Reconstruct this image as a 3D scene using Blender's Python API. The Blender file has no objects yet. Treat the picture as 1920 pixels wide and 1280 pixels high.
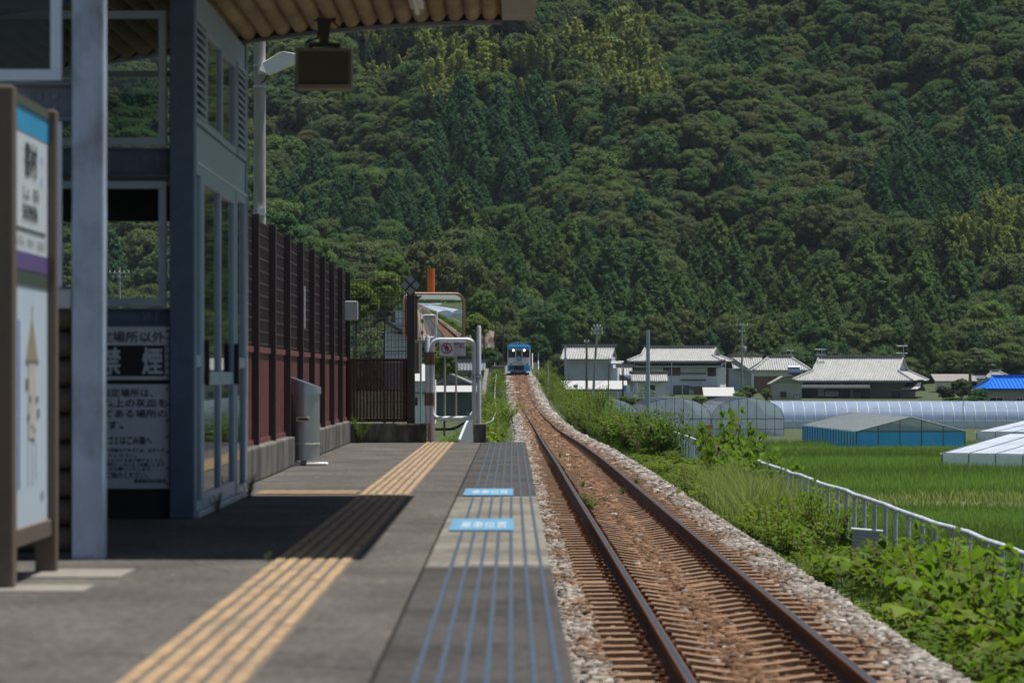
import bpy, math, random
import numpy as np
from mathutils import Vector, Matrix

# ------------------------------------------------------------------ scene, camera, light
S = bpy.context.scene
COL = S.collection
F = 6800.0            # focal length in pixels of the 1920 wide photograph
CAMZ = 0.92
cam_d = bpy.data.cameras.new('camera')
cam = bpy.data.objects.new('camera', cam_d)
COL.objects.link(cam)
cam.location = (0, 0, CAMZ)
cam.rotation_euler = (math.radians(90), 0, 0)
cam_d.sensor_width = 36.0
cam_d.lens = F * 36.0 / 1920.0
cam_d.shift_y = 65.0 / 1920.0
cam_d.clip_start = 0.2
cam_d.clip_end = 5000
cam_d.dof.use_dof = True
cam_d.dof.focus_distance = 105.0
cam_d.dof.aperture_fstop = 5.6
S.camera = cam

SUN = Vector((0.25, 0.10, 1.0)).normalized()
w = bpy.data.worlds.new('World')
S.world = w
w.use_nodes = True
wn = w.node_tree.nodes
sky = wn.new('ShaderNodeTexSky')
sky.sky_type = 'NISHITA'
sky.sun_disc = False
sky.sun_elevation = math.asin(SUN.z)
sky.sun_rotation = math.atan2(SUN.x, SUN.y)
wn['Background'].inputs[1].default_value = 0.056
w.node_tree.links.new(sky.outputs[0], wn['Background'].inputs[0])
sl = bpy.data.lights.new('sun', 'SUN')
sl.energy = 4.9
sl.angle = math.radians(0.5)
sl.color = (1.0, 0.97, 0.91)
so = bpy.data.objects.new('sun', sl)
so.rotation_euler = (-SUN).to_track_quat('-Z', 'Y').to_euler()
COL.objects.link(so)
S.view_settings.view_transform = 'Standard'
S.view_settings.look = 'None'
S.view_settings.gamma = 1
S.view_settings.exposure = 0.3
S.cycles.max_bounces = 7
S.cycles.transparent_max_bounces = 12

def P(px, py, d):
    return ((px - 960.0) * d / F, d, CAMZ + (705.0 - py) * d / F)
def PX(px, d): return (px - 960.0) * d / F
def PZ(py, d): return CAMZ + (705.0 - py) * d / F

# ------------------------------------------------------------------ materials
MATS = {}
def mat(name, col=(.5, .5, .5), rough=.6, metal=0.0, var=.12, scale=6.0, bump=0.0, bscale=60.0,
        col2=None, scale2=2.0, lo=.45, hi=.6, spec=.4, emit=None, estr=0.0, stretch=(1, 1, 1), coat=0.0):
    if name in MATS: return MATS[name]
    m = bpy.data.materials.new(name); MATS[name] = m
    m.use_nodes = True
    nt = m.node_tree; N = nt.nodes; L = nt.links
    b = N['Principled BSDF']
    b.inputs['Roughness'].default_value = rough
    b.inputs['Metallic'].default_value = metal
    b.inputs['Specular IOR Level'].default_value = spec
    b.inputs['Coat Weight'].default_value = coat
    tc = N.new('ShaderNodeTexCoord')
    mp = N.new('ShaderNodeMapping'); mp.inputs['Scale'].default_value = stretch
    oi = N.new('ShaderNodeObjectInfo'); vm = N.new('ShaderNodeVectorMath'); vm.operation = 'MULTIPLY_ADD'
    cv_ = N.new('ShaderNodeCombineXYZ'); L.new(oi.outputs['Random'], cv_.inputs[0]); L.new(oi.outputs['Random'], cv_.inputs[1])
    vm.inputs[1].default_value = (31, 57, 0); L.new(cv_.outputs[0], vm.inputs[0]); L.new(tc.outputs['Object'], vm.inputs[2])
    L.new(vm.outputs[0], mp.inputs[0])
    n1 = N.new('ShaderNodeTexNoise'); n1.inputs['Scale'].default_value = scale
    n1.inputs['Detail'].default_value = 8; n1.inputs['Roughness'].default_value = .65
    L.new(mp.outputs[0], n1.inputs['Vector'])
    src = None
    if col2 is not None:
        n2 = N.new('ShaderNodeTexNoise'); n2.inputs['Scale'].default_value = scale2
        n2.inputs['Detail'].default_value = 7; n2.inputs['Roughness'].default_value = .6
        L.new(mp.outputs[0], n2.inputs['Vector'])
        r = N.new('ShaderNodeValToRGB')
        r.color_ramp.elements[0].position = lo; r.color_ramp.elements[1].position = hi
        r.color_ramp.elements[0].color = (*col, 1); r.color_ramp.elements[1].color = (*col2, 1)
        L.new(n2.outputs[0], r.inputs[0]); src = r.outputs[0]
    h = N.new('ShaderNodeMapRange')
    h.inputs[1].default_value = .25; h.inputs[2].default_value = .75
    h.inputs[3].default_value = 1 - var; h.inputs[4].default_value = 1 + var
    L.new(n1.outputs[0], h.inputs[0])
    mx = N.new('ShaderNodeMix'); mx.data_type = 'RGBA'; mx.blend_type = 'MULTIPLY'
    mx.inputs[0].default_value = 1.0
    if src is None: mx.inputs[6].default_value = (*col, 1)
    else: L.new(src, mx.inputs[6])
    L.new(h.outputs[0], mx.inputs[7])
    L.new(mx.outputs[2], b.inputs['Base Color'])
    if bump > 0:
        nb = N.new('ShaderNodeTexNoise'); nb.inputs['Scale'].default_value = bscale
        nb.inputs['Detail'].default_value = 6
        L.new(mp.outputs[0], nb.inputs['Vector'])
        bp = N.new('ShaderNodeBump'); bp.inputs['Strength'].default_value = bump
        bp.inputs['Distance'].default_value = .02
        L.new(nb.outputs[0], bp.inputs['Height']); L.new(bp.outputs[0], b.inputs['Normal'])
    if emit is not None:
        b.inputs['Emission Color'].default_value = (*emit, 1)
        b.inputs['Emission Strength'].default_value = estr
    return m

def foliage(name, cols, tint=.3, trans=.25, rough=.6, spec=.25):
    m = bpy.data.materials.new(name); MATS[name] = m
    m.use_nodes = True
    nt = m.node_tree; N = nt.nodes; L = nt.links
    b = N['Principled BSDF']; out = N['Material Output']
    b.inputs['Roughness'].default_value = rough
    b.inputs['Specular IOR Level'].default_value = spec
    oi = N.new('ShaderNodeObjectInfo')
    r = N.new('ShaderNodeValToRGB'); cr = r.color_ramp
    k = len(cols)
    while len(cr.elements) < k: cr.elements.new(.5)
    while len(cr.elements) > k: cr.elements.remove(cr.elements[-1])
    for i, c in enumerate(cols):
        cr.elements[i].position = i / max(1, k - 1); cr.elements[i].color = (*c, 1)
    L.new(oi.outputs['Random'], r.inputs[0])
    at = N.new('ShaderNodeAttribute'); at.attribute_name = 'tint'
    h = N.new('ShaderNodeMapRange'); h.inputs[3].default_value = 1 - tint; h.inputs[4].default_value = 1 + tint
    L.new(at.outputs['Fac'], h.inputs[0])
    mx = N.new('ShaderNodeMix'); mx.data_type = 'RGBA'; mx.blend_type = 'MULTIPLY'; mx.inputs[0].default_value = 1
    L.new(r.outputs[0], mx.inputs[6]); L.new(h.outputs[0], mx.inputs[7])
    L.new(mx.outputs[2], b.inputs['Base Color'])
    if trans > 0:
        t = N.new('ShaderNodeBsdfTranslucent')
        br = N.new('ShaderNodeMix'); br.data_type = 'RGBA'; br.blend_type = 'MULTIPLY'; br.inputs[0].default_value = 1
        br.inputs[7].default_value = (1.15, 1.25, .6, 1)
        L.new(mx.outputs[2], br.inputs[6]); L.new(br.outputs[2], t.inputs[0])
        ms = N.new('ShaderNodeMixShader'); ms.inputs[0].default_value = trans
        L.new(b.outputs[0], ms.inputs[1]); L.new(t.outputs[0], ms.inputs[2])
        L.new(ms.outputs[0], out.inputs[0])
    return m

def glassy(name, tint=(.8, .85, .85), see=.6, rough=.02, film=None):
    """thin pane: see-through share, the rest reflects (more at grazing angles)"""
    m = bpy.data.materials.new(name); MATS[name] = m
    m.use_nodes = True
    nt = m.node_tree; N = nt.nodes; L = nt.links
    N.remove(N['Principled BSDF']); out = N['Material Output']
    t = N.new('ShaderNodeBsdfTransparent'); t.inputs[0].default_value = (*tint, 1)
    g = N.new('ShaderNodeBsdfGlossy'); g.inputs['Roughness'].default_value = rough
    g.inputs[0].default_value = (.9, .93, .95, 1)
    fr = N.new('ShaderNodeFresnel'); fr.inputs[0].default_value = 1.5
    ms = N.new('ShaderNodeMixShader')
    L.new(fr.outputs[0], ms.inputs[0]); L.new(t.outputs[0], ms.inputs[1]); L.new(g.outputs[0], ms.inputs[2])
    last = ms.outputs[0]
    if film is not None:
        d = N.new('ShaderNodeBsdfDiffuse'); d.inputs[0].default_value = (*film, 1)
        tl = N.new('ShaderNodeBsdfTranslucent'); tl.inputs[0].default_value = (*film, 1)
        m1 = N.new('ShaderNodeMixShader'); m1.inputs[0].default_value = .35
        L.new(d.outputs[0], m1.inputs[1]); L.new(tl.outputs[0], m1.inputs[2])
        m2 = N.new('ShaderNodeMixShader')
        tc = N.new('ShaderNodeTexCoord'); nz = N.new('ShaderNodeTexNoise'); nz.inputs['Scale'].default_value = .7
        nz.inputs['Detail'].default_value = 5
        L.new(tc.outputs['Object'], nz.inputs['Vector'])
        mr = N.new('ShaderNodeMapRange'); mr.inputs[1].default_value = .3; mr.inputs[2].default_value = .7
        mr.inputs[3].default_value = 1 - see - .12; mr.inputs[4].default_value = 1 - see + .12
        L.new(nz.outputs[0], mr.inputs[0]); L.new(mr.outputs[0], m2.inputs[0])
        L.new(last, m2.inputs[1]); L.new(m1.outputs[0], m2.inputs[2]); last = m2.outputs[0]
    L.new(last, out.inputs[0])
    return m

# ------------------------------------------------------------------ mesh helpers
class MB:
    def __init__(s): s.v = []; s.f = []
    def add(s, vs, fs):
        o = len(s.v); s.v += [tuple(p) for p in vs]; s.f += [tuple(i + o for i in q) for q in fs]; return s
    def box(s, x0, x1, y0, y1, z0, z1):
        return s.add([(x0, y0, z0), (x1, y0, z0), (x1, y1, z0), (x0, y1, z0), (x0, y0, z1), (x1, y0, z1), (x1, y1, z1), (x0, y1, z1)],
                     [(0, 3, 2, 1), (4, 5, 6, 7), (0, 1, 5, 4), (1, 2, 6, 5), (2, 3, 7, 6), (3, 0, 4, 7)])
    def quad(s, a, b, c, d): return s.add([a, b, c, d], [(0, 1, 2, 3)])
    def prism(s, poly, ax, a0, a1):
        """extrude a 2D outline along axis ax (0,1,2); the outline gives the other two axes in order"""
        n = len(poly)
        def p(u, v, a):
            return (a, u, v) if ax == 0 else ((u, a, v) if ax == 1 else (u, v, a))
        vs = [p(u, v, a0) for u, v in poly] + [p(u, v, a1) for u, v in poly]
        fs = [tuple(range(n))[::-1], tuple(range(n, 2 * n))] + [(i, (i + 1) % n, n + (i + 1) % n, n + i) for i in range(n)]
        return s.add(vs, fs)
    def tube(s, pts, r, n=8, cap=True):
        pts = [Vector(p) for p in pts]; m = len(pts)
        rs = r if isinstance(r, (list, tuple)) else [r] * m
        vs = []; fs = []
        up = None
        for i, p in enumerate(pts):
            t = (pts[min(i + 1, m - 1)] - pts[max(i - 1, 0)]).normalized()
            if up is None:
                up = Vector((0, 0, 1)) if abs(t.z) < .9 else Vector((1, 0, 0))
            a = t.cross(up).normalized(); up = a.cross(t).normalized()
            for k in range(n):
                an = 2 * math.pi * k / n
                vs.append(p + (a * math.cos(an) + up * math.sin(an)) * rs[i])
        for i in range(m - 1):
            for k in range(n):
                fs.append((i * n + k, i * n + (k + 1) % n, (i + 1) * n + (k + 1) % n, (i + 1) * n + k))
        if cap:
            fs.append(tuple(range(n))[::-1]); fs.append(tuple((m - 1) * n + k for k in range(n)))
        return s.add(vs, fs)
    def bar(s, a, b, r, n=8): return s.tube([a, b], r, n)
    def lathe(s, prof, cx=0, cy=0, n=24, cap=True):
        vs = []; fs = []; m = len(prof)
        for r, z in prof:
            for k in range(n):
                an = 2 * math.pi * k / n
                vs.append((cx + r * math.cos(an), cy + r * math.sin(an), z))
        for i in range(m - 1):
            for k in range(n):
                fs.append((i * n + k, i * n + (k + 1) % n, (i + 1) * n + (k + 1) % n, (i + 1) * n + k))
        if cap:
            fs.append(tuple(range(n))[::-1]); fs.append(tuple((m - 1) * n + k for k in range(n)))
        return s.add(vs, fs)
    def xf(s, M):
        s.v = [tuple(M @ Vector(p)) for p in s.v]; return s
    def build(s, name, m, parent=None, smooth=None, bevel=0.0, loc=None):
        me = bpy.data.meshes.new(name)
        me.from_pydata(s.v, [], s.f); me.materials.append(m); me.update()
        if smooth is not None:
            me.shade_smooth(); me.set_sharp_from_angle(angle=math.radians(smooth))
        o = bpy.data.objects.new(name, me); COL.objects.link(o)
        if parent is not None: o.parent = parent
        if loc is not None: o.location = loc
        if bevel > 0:
            b = o.modifiers.new('bevel', 'BEVEL'); b.width = bevel; b.segments = 2; b.limit_method = 'ANGLE'
        return o

def np_mesh(name, V, Fs, m, tint=None, smooth=False):
    """V (n,3); Fs (k,c) faces of one size"""
    me = bpy.data.meshes.new(name)
    V = np.asarray(V, np.float32); Fs = np.asarray(Fs, np.int32)
    k, c = Fs.shape
    me.vertices.add(len(V)); me.vertices.foreach_set('co', V.ravel())
    me.loops.add(k * c); me.loops.foreach_set('vertex_index', Fs.ravel())
    me.polygons.add(k); me.polygons.foreach_set('loop_start', np.arange(0, k * c, c, dtype=np.int32))
    if smooth: me.polygons.foreach_set('use_smooth', np.ones(k, bool))
    me.update(calc_edges=True)
    if tint is not None:
        a = me.attributes.new('tint', 'FLOAT', 'FACE'); a.data.foreach_set('value', np.asarray(tint, np.float32))
    me.materials.append(m)
    return me

def link(name, me, parent=None, loc=None):
    o = bpy.data.objects.new(name, me); COL.objects.link(o)
    if parent is not None: o.parent = parent
    if loc is not None: o.location = loc
    return o

def tag(o, label=None, cat=None, group=None, kind=None):
    if label: o['label'] = label
    if cat: o['category'] = cat
    if group: o['group'] = group
    if kind: o['kind'] = kind
    return o

def thing(name, label, cat, loc=(0, 0, 0), rz=0.0, group=None):
    o = bpy.data.objects.new(name, None); COL.objects.link(o)
    o.empty_display_size = .2
    o.location = loc; o.rotation_euler = (0, 0, rz)
    return tag(o, label, cat, group)

def copy_tree(o, parent=None):
    c = o.copy(); COL.objects.link(c)
    if parent is not None: c.parent = parent
    for ch in list(o.children): copy_tree(ch, c)
    return c

def structure(o): o['kind'] = 'structure'; return o

_txt = {}
def text_mesh(body, size):
    """outlines of a line of writing, as (verts, faces) in the XY plane, starting at x=0"""
    key = (body, size)
    if key in _txt: return _txt[key]
    cu = bpy.data.curves.new('writing', 'FONT'); cu.body = body; cu.size = size; cu.resolution_u = 2
    ob = bpy.data.objects.new('writing', cu); COL.objects.link(ob)
    bpy.context.view_layer.update()
    dg = bpy.context.evaluated_depsgraph_get()
    me = bpy.data.meshes.new_from_object(ob.evaluated_get(dg))
    vs = [tuple(v.co) for v in me.vertices]; fs = [tuple(p.vertices) for p in me.polygons]
    bpy.data.objects.remove(ob); bpy.data.curves.remove(cu); bpy.data.meshes.remove(me)
    _txt[key] = (vs, fs)
    return vs, fs
def write(mb, body, size, org, right, up, width=None, bold=0.0):
    vs, fs = text_mesh(body, size)
    if not vs: return
    x0 = min(v[0] for v in vs); x1 = max(v[0] for v in vs)
    k = 1.0 if width is None else width / (x1 - x0)
    o = Vector(org); r = Vector(right); u = Vector(up)
    offs = [(0, 0)] if not bold else [(0, 0), (bold, 0), (0, bold), (bold, bold)]
    nn = r.cross(u)
    for j, (dx, dy) in enumerate(offs):
        mb.add([o + r * ((v[0] - x0) * k + dx) + u * (v[1] + dy) + nn * (j * .0004) for v in vs], fs)

# common materials
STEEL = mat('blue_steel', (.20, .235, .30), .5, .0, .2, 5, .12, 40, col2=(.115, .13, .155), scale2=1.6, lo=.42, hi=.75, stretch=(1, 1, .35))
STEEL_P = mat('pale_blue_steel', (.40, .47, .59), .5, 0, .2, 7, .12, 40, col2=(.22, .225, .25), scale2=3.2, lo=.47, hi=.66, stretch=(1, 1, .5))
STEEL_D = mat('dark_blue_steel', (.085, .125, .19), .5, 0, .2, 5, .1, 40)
ALU = mat('aluminium_frame', (.36, .44, .54), .38, .3, .08, 6)
ALU_W = mat('pale_aluminium', (.62, .70, .82), .4, .2, .08, 6)
BROWNPAINT = mat('brown_paint', (.13, .095, .07), .5, 0, .15, 7)
WHITE = mat('white_paint', (.74, .74, .72), .5, 0, .07, 5)
BLACK = mat('black_paint', (.012, .012, .014), .5)
GALV = mat('galvanised_steel', (.42, .45, .48), .42, .55, .15, 9)
CONC = mat('concrete', (.165, .155, .135), .92, 0, .4, 9, .6, 45, col2=(.045, .042, .036), scale2=3.2, lo=.42, hi=.60, stretch=(1, 1, .35))

# ------------------------------------------------------------------ the lie of the land
def smooth_curve(kn, lo, hi, step, win):
    y = np.arange(lo, hi, step); a = np.interp(y, [k[0] for k in kn], [k[1] for k in kn])
    kk = np.hanning(win); kk /= kk.sum()
    a = np.convolve(np.pad(a, win // 2, mode='edge'), kk, mode='same')[win // 2: win // 2 + len(a)]
    return y, a
_ty, _tx = smooth_curve([(-200, 1.8), (22, 1.69), (67, 1.58), (106, 1.52), (178, 1.74), (252, 1.62), (300, 1.27), (347, 1.07), (450, .82), (620, .6)], -120, 620, 1.0, 31)
_, _tz = smooth_curve([(-200, -.98), (80, -.98), (106, -1.07), (178, -1.72), (252, -1.86), (300, -1.5), (347, -.71), (450, 1.38), (520, 2.6), (620, 3.2)], -120, 620, 1.0, 31)
def XC(y): return np.interp(y, _ty, _tx)
def ZR(y): return np.interp(y, _ty, _tz)

def sstep(a, b, x):
    t = np.clip((np.asarray(x, float) - a) / (b - a), 0, 1); return t * t * (3 - 2 * t)
def GZ(x, y):
    x = np.asarray(x, float); y = np.asarray(y, float)
    base = np.interp(y, [-900, -600, -300, 270, 500, 570], [40, 14, -4.2, -4.2, -2.6, -1.4])
    warp = 16 * np.sin(x * .021 + .6) + 9 * np.sin(x * .053 + 2.0) + .10 * x
    yh = y + warp
    hill = np.interp(yh, [590, 640, 720, 840, 1000, 1300, 2000], [0, 11, 45.5, 97, 168, 235, 260])
    rel = sstep(600, 680, yh)
    hill = hill + rel * (5.5 * np.sin(x * .06 + y * .035) + 3.5 * np.sin(x * .11 - y * .05 + 1.3) + 2.0 * np.sin(x * .21 + y * .12))
    side = 1 - .55 * sstep(170, 420, np.abs(x - 10))
    z = base + np.maximum(hill, 0) * side
    # railway embankment
    t = np.abs(x - XC(y))
    emb = ZR(y) - .46 - np.maximum(0, t - 2.7) * .62
    z = np.where(y < 606, np.maximum(z, emb), z)
    # made ground behind the station
    st = -.35 - np.maximum(0, y - 54) * .12 - np.maximum(0, -9 - x) * .2
    z = np.where((x < 0), np.maximum(z, np.where(x < -2.3, st, -9)), z)
    return z

def axis(*parts):
    return np.unique(np.round(np.concatenate([np.arange(a, b, c) for a, b, c in parts]), 3))
gx = axis((-430, -130, 20), (-130, -40, 6), (-40, -8, 2), (-8, 12, .6), (12, 60, 2), (60, 150, 6), (150, 431, 20))
gy = axis((-900, -120, 30), (-120, 0, 6), (0, 130, 2), (130, 600, 5), (600, 900, 5), (900, 1500, 40))
GX, GY = np.meshgrid(gx, gy)
GV = np.stack([GX.ravel(), GY.ravel(), GZ(GX, GY).ravel()], 1)
ni, nj = len(gy), len(gx)
ii, jj = np.meshgrid(np.arange(ni - 1), np.arange(nj - 1), indexing='ij')
q = (ii * nj + jj).ravel()
GROUNDM = mat('meadow_ground', (.042, .066, .020), .95, 0, .35, 1.5, .5, 8, col2=(.075, .068, .042), scale2=.25, lo=.5, hi=.75)
g_me = np_mesh('ground', GV, np.stack([q, q + 1, q + nj + 1, q + nj], 1), GROUNDM, smooth=True)
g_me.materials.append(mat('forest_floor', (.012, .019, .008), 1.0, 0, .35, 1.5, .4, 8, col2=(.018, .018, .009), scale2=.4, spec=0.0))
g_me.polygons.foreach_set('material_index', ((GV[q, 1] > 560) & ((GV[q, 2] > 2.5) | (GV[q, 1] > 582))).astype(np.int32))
structure(link('ground', g_me))

# paddies, each a sheet lying on the field level
PADDY = mat('paddy_soil', (.075, .135, .028), .9, 0, .3, 3, .4, 14)
DRYM = mat('dry_track_soil', (.125, .115, .06), .95, 0, .3, 2, .4, 12, col2=(.07, .11, .03), scale2=.5)
def sheet(name, x0, x1, y0, y1, z, m, n=12):
    xs = np.linspace(x0, x1, n + 1); ys = np.linspace(y0, y1, n + 1)
    mb = MB()
    for i in range(n):
        for j in range(n):
            mb.quad((xs[i], ys[j], z), (xs[i + 1], ys[j], z), (xs[i + 1], ys[j + 1], z), (xs[i], ys[j + 1], z))
    return structure(mb.build(name, m))
sheet('paddy_field', 7.6, 60, 92, 137, -4.19, PADDY)
sheet('farm_track', 7.6, 60, 137, 151, -4.185, DRYM)
sheet('paddy_field', 7.6, 60, 151, 262, -4.19, PADDY)

# ------------------------------------------------------------------ ballast, track
def strip(name, ys, prof, m):
    """prof: list of (offset from the track centre, height above rail top)"""
    V = []; Fq = []; k = len(prof)
    for y in ys:
        for t, z in prof: V.append((XC(y) + t, y, ZR(y) + z))
    for i in range(len(ys) - 1):
        for j in range(k - 1): Fq.append((i * k + j, i * k + j + 1, (i + 1) * k + j + 1, (i + 1) * k + j))
    me = np_mesh(name, V, Fq, m)
    a = me.attributes.new('off', 'FLOAT', 'POINT'); a.data.foreach_set('value', np.tile(np.array([abs(p[0]) for p in prof], np.float32), len(ys)))
    return link(name, me)

def ballast_mat():
    m = bpy.data.materials.new('ballast'); m.use_nodes = True
    N = m.node_tree.nodes; L = m.node_tree.links; b = N['Principled BSDF']; b.inputs['Roughness'].default_value = .95
    b.inputs['Specular IOR Level'].default_value = .15
    tc = N.new('ShaderNodeTexCoord')
    v = N.new('ShaderNodeTexVoronoi'); v.inputs['Scale'].default_value = 17
    L.new(tc.outputs['Object'], v.inputs['Vector'])
    v2 = N.new('ShaderNodeSeparateColor'); L.new(v.outputs['Color'], v2.inputs[0])
    at = N.new('ShaderNodeAttribute'); at.attribute_name = 'off'
    nz = N.new('ShaderNodeTexNoise'); nz.inputs['Scale'].default_value = 1.3; nz.inputs['Detail'].default_value = 6
    L.new(tc.outputs['Object'], nz.inputs['Vector'])
    ad = N.new('ShaderNodeMath'); ad.operation = 'MULTIPLY_ADD'; ad.inputs[1].default_value = .9
    L.new(nz.outputs[0], ad.inputs[0]); L.new(at.outputs['Fac'], ad.inputs[2])
    ad2 = N.new('ShaderNodeMath'); ad2.operation = 'MULTIPLY_ADD'; ad2.inputs[1].default_value = .3
    L.new(v2.outputs[1], ad2.inputs[0]); L.new(ad.outputs[0], ad2.inputs[2])
    mr = N.new('ShaderNodeMapRange'); mr.inputs[1].default_value = 1.45; mr.inputs[2].default_value = 1.85
    L.new(ad2.outputs[0], mr.inputs[0])
    r1 = N.new('ShaderNodeValToRGB'); L.new(v2.outputs[0], r1.inputs[0])
    r1.color_ramp.elements[0].color = (.05, .027, .016, 1); r1.color_ramp.elements[1].color = (.27, .155, .095, 1)
    r2 = N.new('ShaderNodeValToRGB'); L.new(v2.outputs[0], r2.inputs[0])
    r2.color_ramp.elements[0].color = (.10, .09, .08, 1); r2.color_ramp.elements[1].color = (.42, .39, .36, 1)
    mx = N.new('ShaderNodeMix'); mx.data_type = 'RGBA'
    L.new(mr.outputs[0], mx.inputs[0]); L.new(r1.outputs[0], mx.inputs[6]); L.new(r2.outputs[0], mx.inputs[7])
    L.new(mx.outputs[2], b.inputs['Base Color'])
    bp = N.new('ShaderNodeBump'); bp.inputs['Strength'].default_value = 1; bp.inputs['Distance'].default_value = .05
    bp.invert = True
    L.new(v.outputs['Distance'], bp.inputs['Height']); L.new(bp.outputs[0], b.inputs['Normal'])
    return m
BALL = ballast_mat()
ys_b = np.concatenate([np.arange(-60, 20, 4), np.arange(20, 600, 1.5)])
BP = [(-1.95, -.75), (-1.5, -.27), (-1.1, -.20), (-.75, -.235), (-.45, -.24), (-.2, -.235), (0, -.215), (.2, -.235), (.45, -.24), (.75, -.235), (1.1, -.185), (1.38, -.19), (1.75, -.44), (2.3, -.62)]
structure(strip('ballast_bed', ys_b, BP, BALL))

# loose ballast stones on the stretch close enough to see single stones
rng = np.random.default_rng(5)
def stone_mat():
    m = bpy.data.materials.new('ballast_stone'); m.use_nodes = True
    N = m.node_tree.nodes; L = m.node_tree.links; b = N['Principled BSDF']; b.inputs['Roughness'].default_value = .9
    b.inputs['Specular IOR Level'].default_value = .2
    a = N.new('ShaderNodeAttribute'); a.attribute_name = 'tint'
    c = N.new('ShaderNodeAttribute'); c.attribute_name = 'rust'
    r1 = N.new('ShaderNodeValToRGB'); r1.color_ramp.elements[0].color = (.045, .023, .013, 1); r1.color_ramp.elements[1].color = (.28, .155, .088, 1)
    r2 = N.new('ShaderNodeValToRGB'); r2.color_ramp.elements[0].color = (.07, .058, .048, 1); r2.color_ramp.elements[1].color = (.52, .475, .43, 1)
    L.new(a.outputs['Fac'], r1.inputs[0]); L.new(a.outputs['Fac'], r2.inputs[0])
    mx = N.new('ShaderNodeMix'); mx.data_type = 'RGBA'
    L.new(c.outputs['Fac'], mx.inputs[0]); L.new(r2.outputs[0], mx.inputs[6]); L.new(r1.outputs[0], mx.inputs[7])
    L.new(mx.outputs[2], b.inputs['Base Color'])
    return m
_cu = np.array([(-1, -1, -1), (1, -1, -1), (1, 1, -1), (-1, 1, -1), (-1, -1, 1), (1, -1, 1), (1, 1, 1), (-1, 1, 1)], float)
_cf = np.array([(0, 3, 2, 1), (4, 5, 6, 7), (0, 1, 5, 4), (1, 2, 6, 5), (2, 3, 7, 6), (3, 0, 4, 7)])
def stones():
    n = 104000
    u = rng.random(n)
    y = 18.5 * (430 / 18.5) ** u                      # thinning with distance
    t = rng.uniform(-1.5, 1.95, n)
    lo, hi = np.abs(np.abs(t) - .565) < .055, None
    keep = ~lo
    y, t = y[keep], t[keep]; n = len(y)
    bx = np.array([b[0] for b in BP]); bz = np.array([b[1] for b in BP])
    z = ZR(y) + np.interp(t, bx, bz)
    s = rng.uniform(.014, .040, n) * (1 + np.maximum(0, y - 50) / 70) 
    # leave most of the sleepers near the rails clear
    ph = np.mod(y, .66); ons = (ph < .25) & (np.abs(t) < 1.0) & (np.abs(t) > .16)
    keep = ~(ons & (rng.random(n) < .93)); y, t, z, s = y[keep], t[keep], z[keep], s[keep]; n = len(y)
    V = _cu[None] * rng.uniform(.55, 1.0, (n, 8, 3)) * s[:, None, None] * np.stack([rng.uniform(.8, 1.4, n), rng.uniform(.8, 1.4, n), rng.uniform(.5, .9, n)], 1)[:, None, :]
    a = rng.uniform(0, 6.28, n); b = rng.uniform(-.6, .6, n)
    ca, sa, cb, sb = np.cos(a)[:, None], np.sin(a)[:, None], np.cos(b)[:, None], np.sin(b)[:, None]
    X = V[:, :, 0] * cb + V[:, :, 2] * sb; Z = -V[:, :, 0] * sb + V[:, :, 2] * cb; Y = V[:, :, 1]
    V = np.stack([X * ca - Y * sa + (XC(y) + t)[:, None], X * sa + Y * ca + y[:, None], Z + (z + s * .35)[:, None]], 2)
    Fq = (_cf[None] + (np.arange(n) * 8)[:, None, None]).reshape(-1, 4)
    tint = np.repeat(np.clip(rng.normal(.43, .21, n), 0, 1), 6)
    edge = np.abs(t) + rng.normal(0, .13, n) + .15 * np.sin(y * 1.3)
    rust = np.repeat(np.clip((1.27 - edge) / .40, 0, 1) * (rng.random(len(edge)) > .03), 6)
    me = np_mesh('ballast_stones', V.reshape(-1, 3), Fq, stone_mat(), tint)
    r = me.attributes.new('rust', 'FLOAT', 'FACE'); r.data.foreach_set('value', rust.astype(np.float32))
    o = link('ballast_stones', me)
    tag(o, 'grey and rust brown crushed stone lying loose around the rails', 'ballast', kind='stuff')
stones()

# track: rails, sleepers
track = thing('railway_track', 'single track with two rusty rails on dished concrete sleepers', 'railway track', (0, 0, 0))
RAILSIDE = mat('rusty_rail_side', (.12, .055, .033), .75, .2, .3, 14, .2, 60)
RAILTOP = mat('polished_rail_head', (.30, .32, .36), .25, .95, .12, 3, stretch=(6, .3, 1))
SLEEP = mat('stained_concrete_sleeper', (.24, .145, .085), .9, 0, .3, 9, .3, 60, col2=(.15, .08, .045), scale2=3.0, lo=.4, hi=.7)
FAST = mat('rusty_fastening', (.11, .045, .02), .85, .1, .35, 30)
rail_prof = [(-.0635, -.153), (-.0635, -.143), (-.012, -.128), (-.008, -.05), (-.0325, -.038), (-.0325, -.006), (-.026, -.0005), (.026, -.0005), (.0325, -.006), (.0325, -.038), (.008, -.05), (.012, -.128), (.0635, -.143), (.0635, -.153)]
ys_r = np.concatenate([np.arange(-60, 20, 4), np.arange(20, 600, 2.0)])
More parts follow.
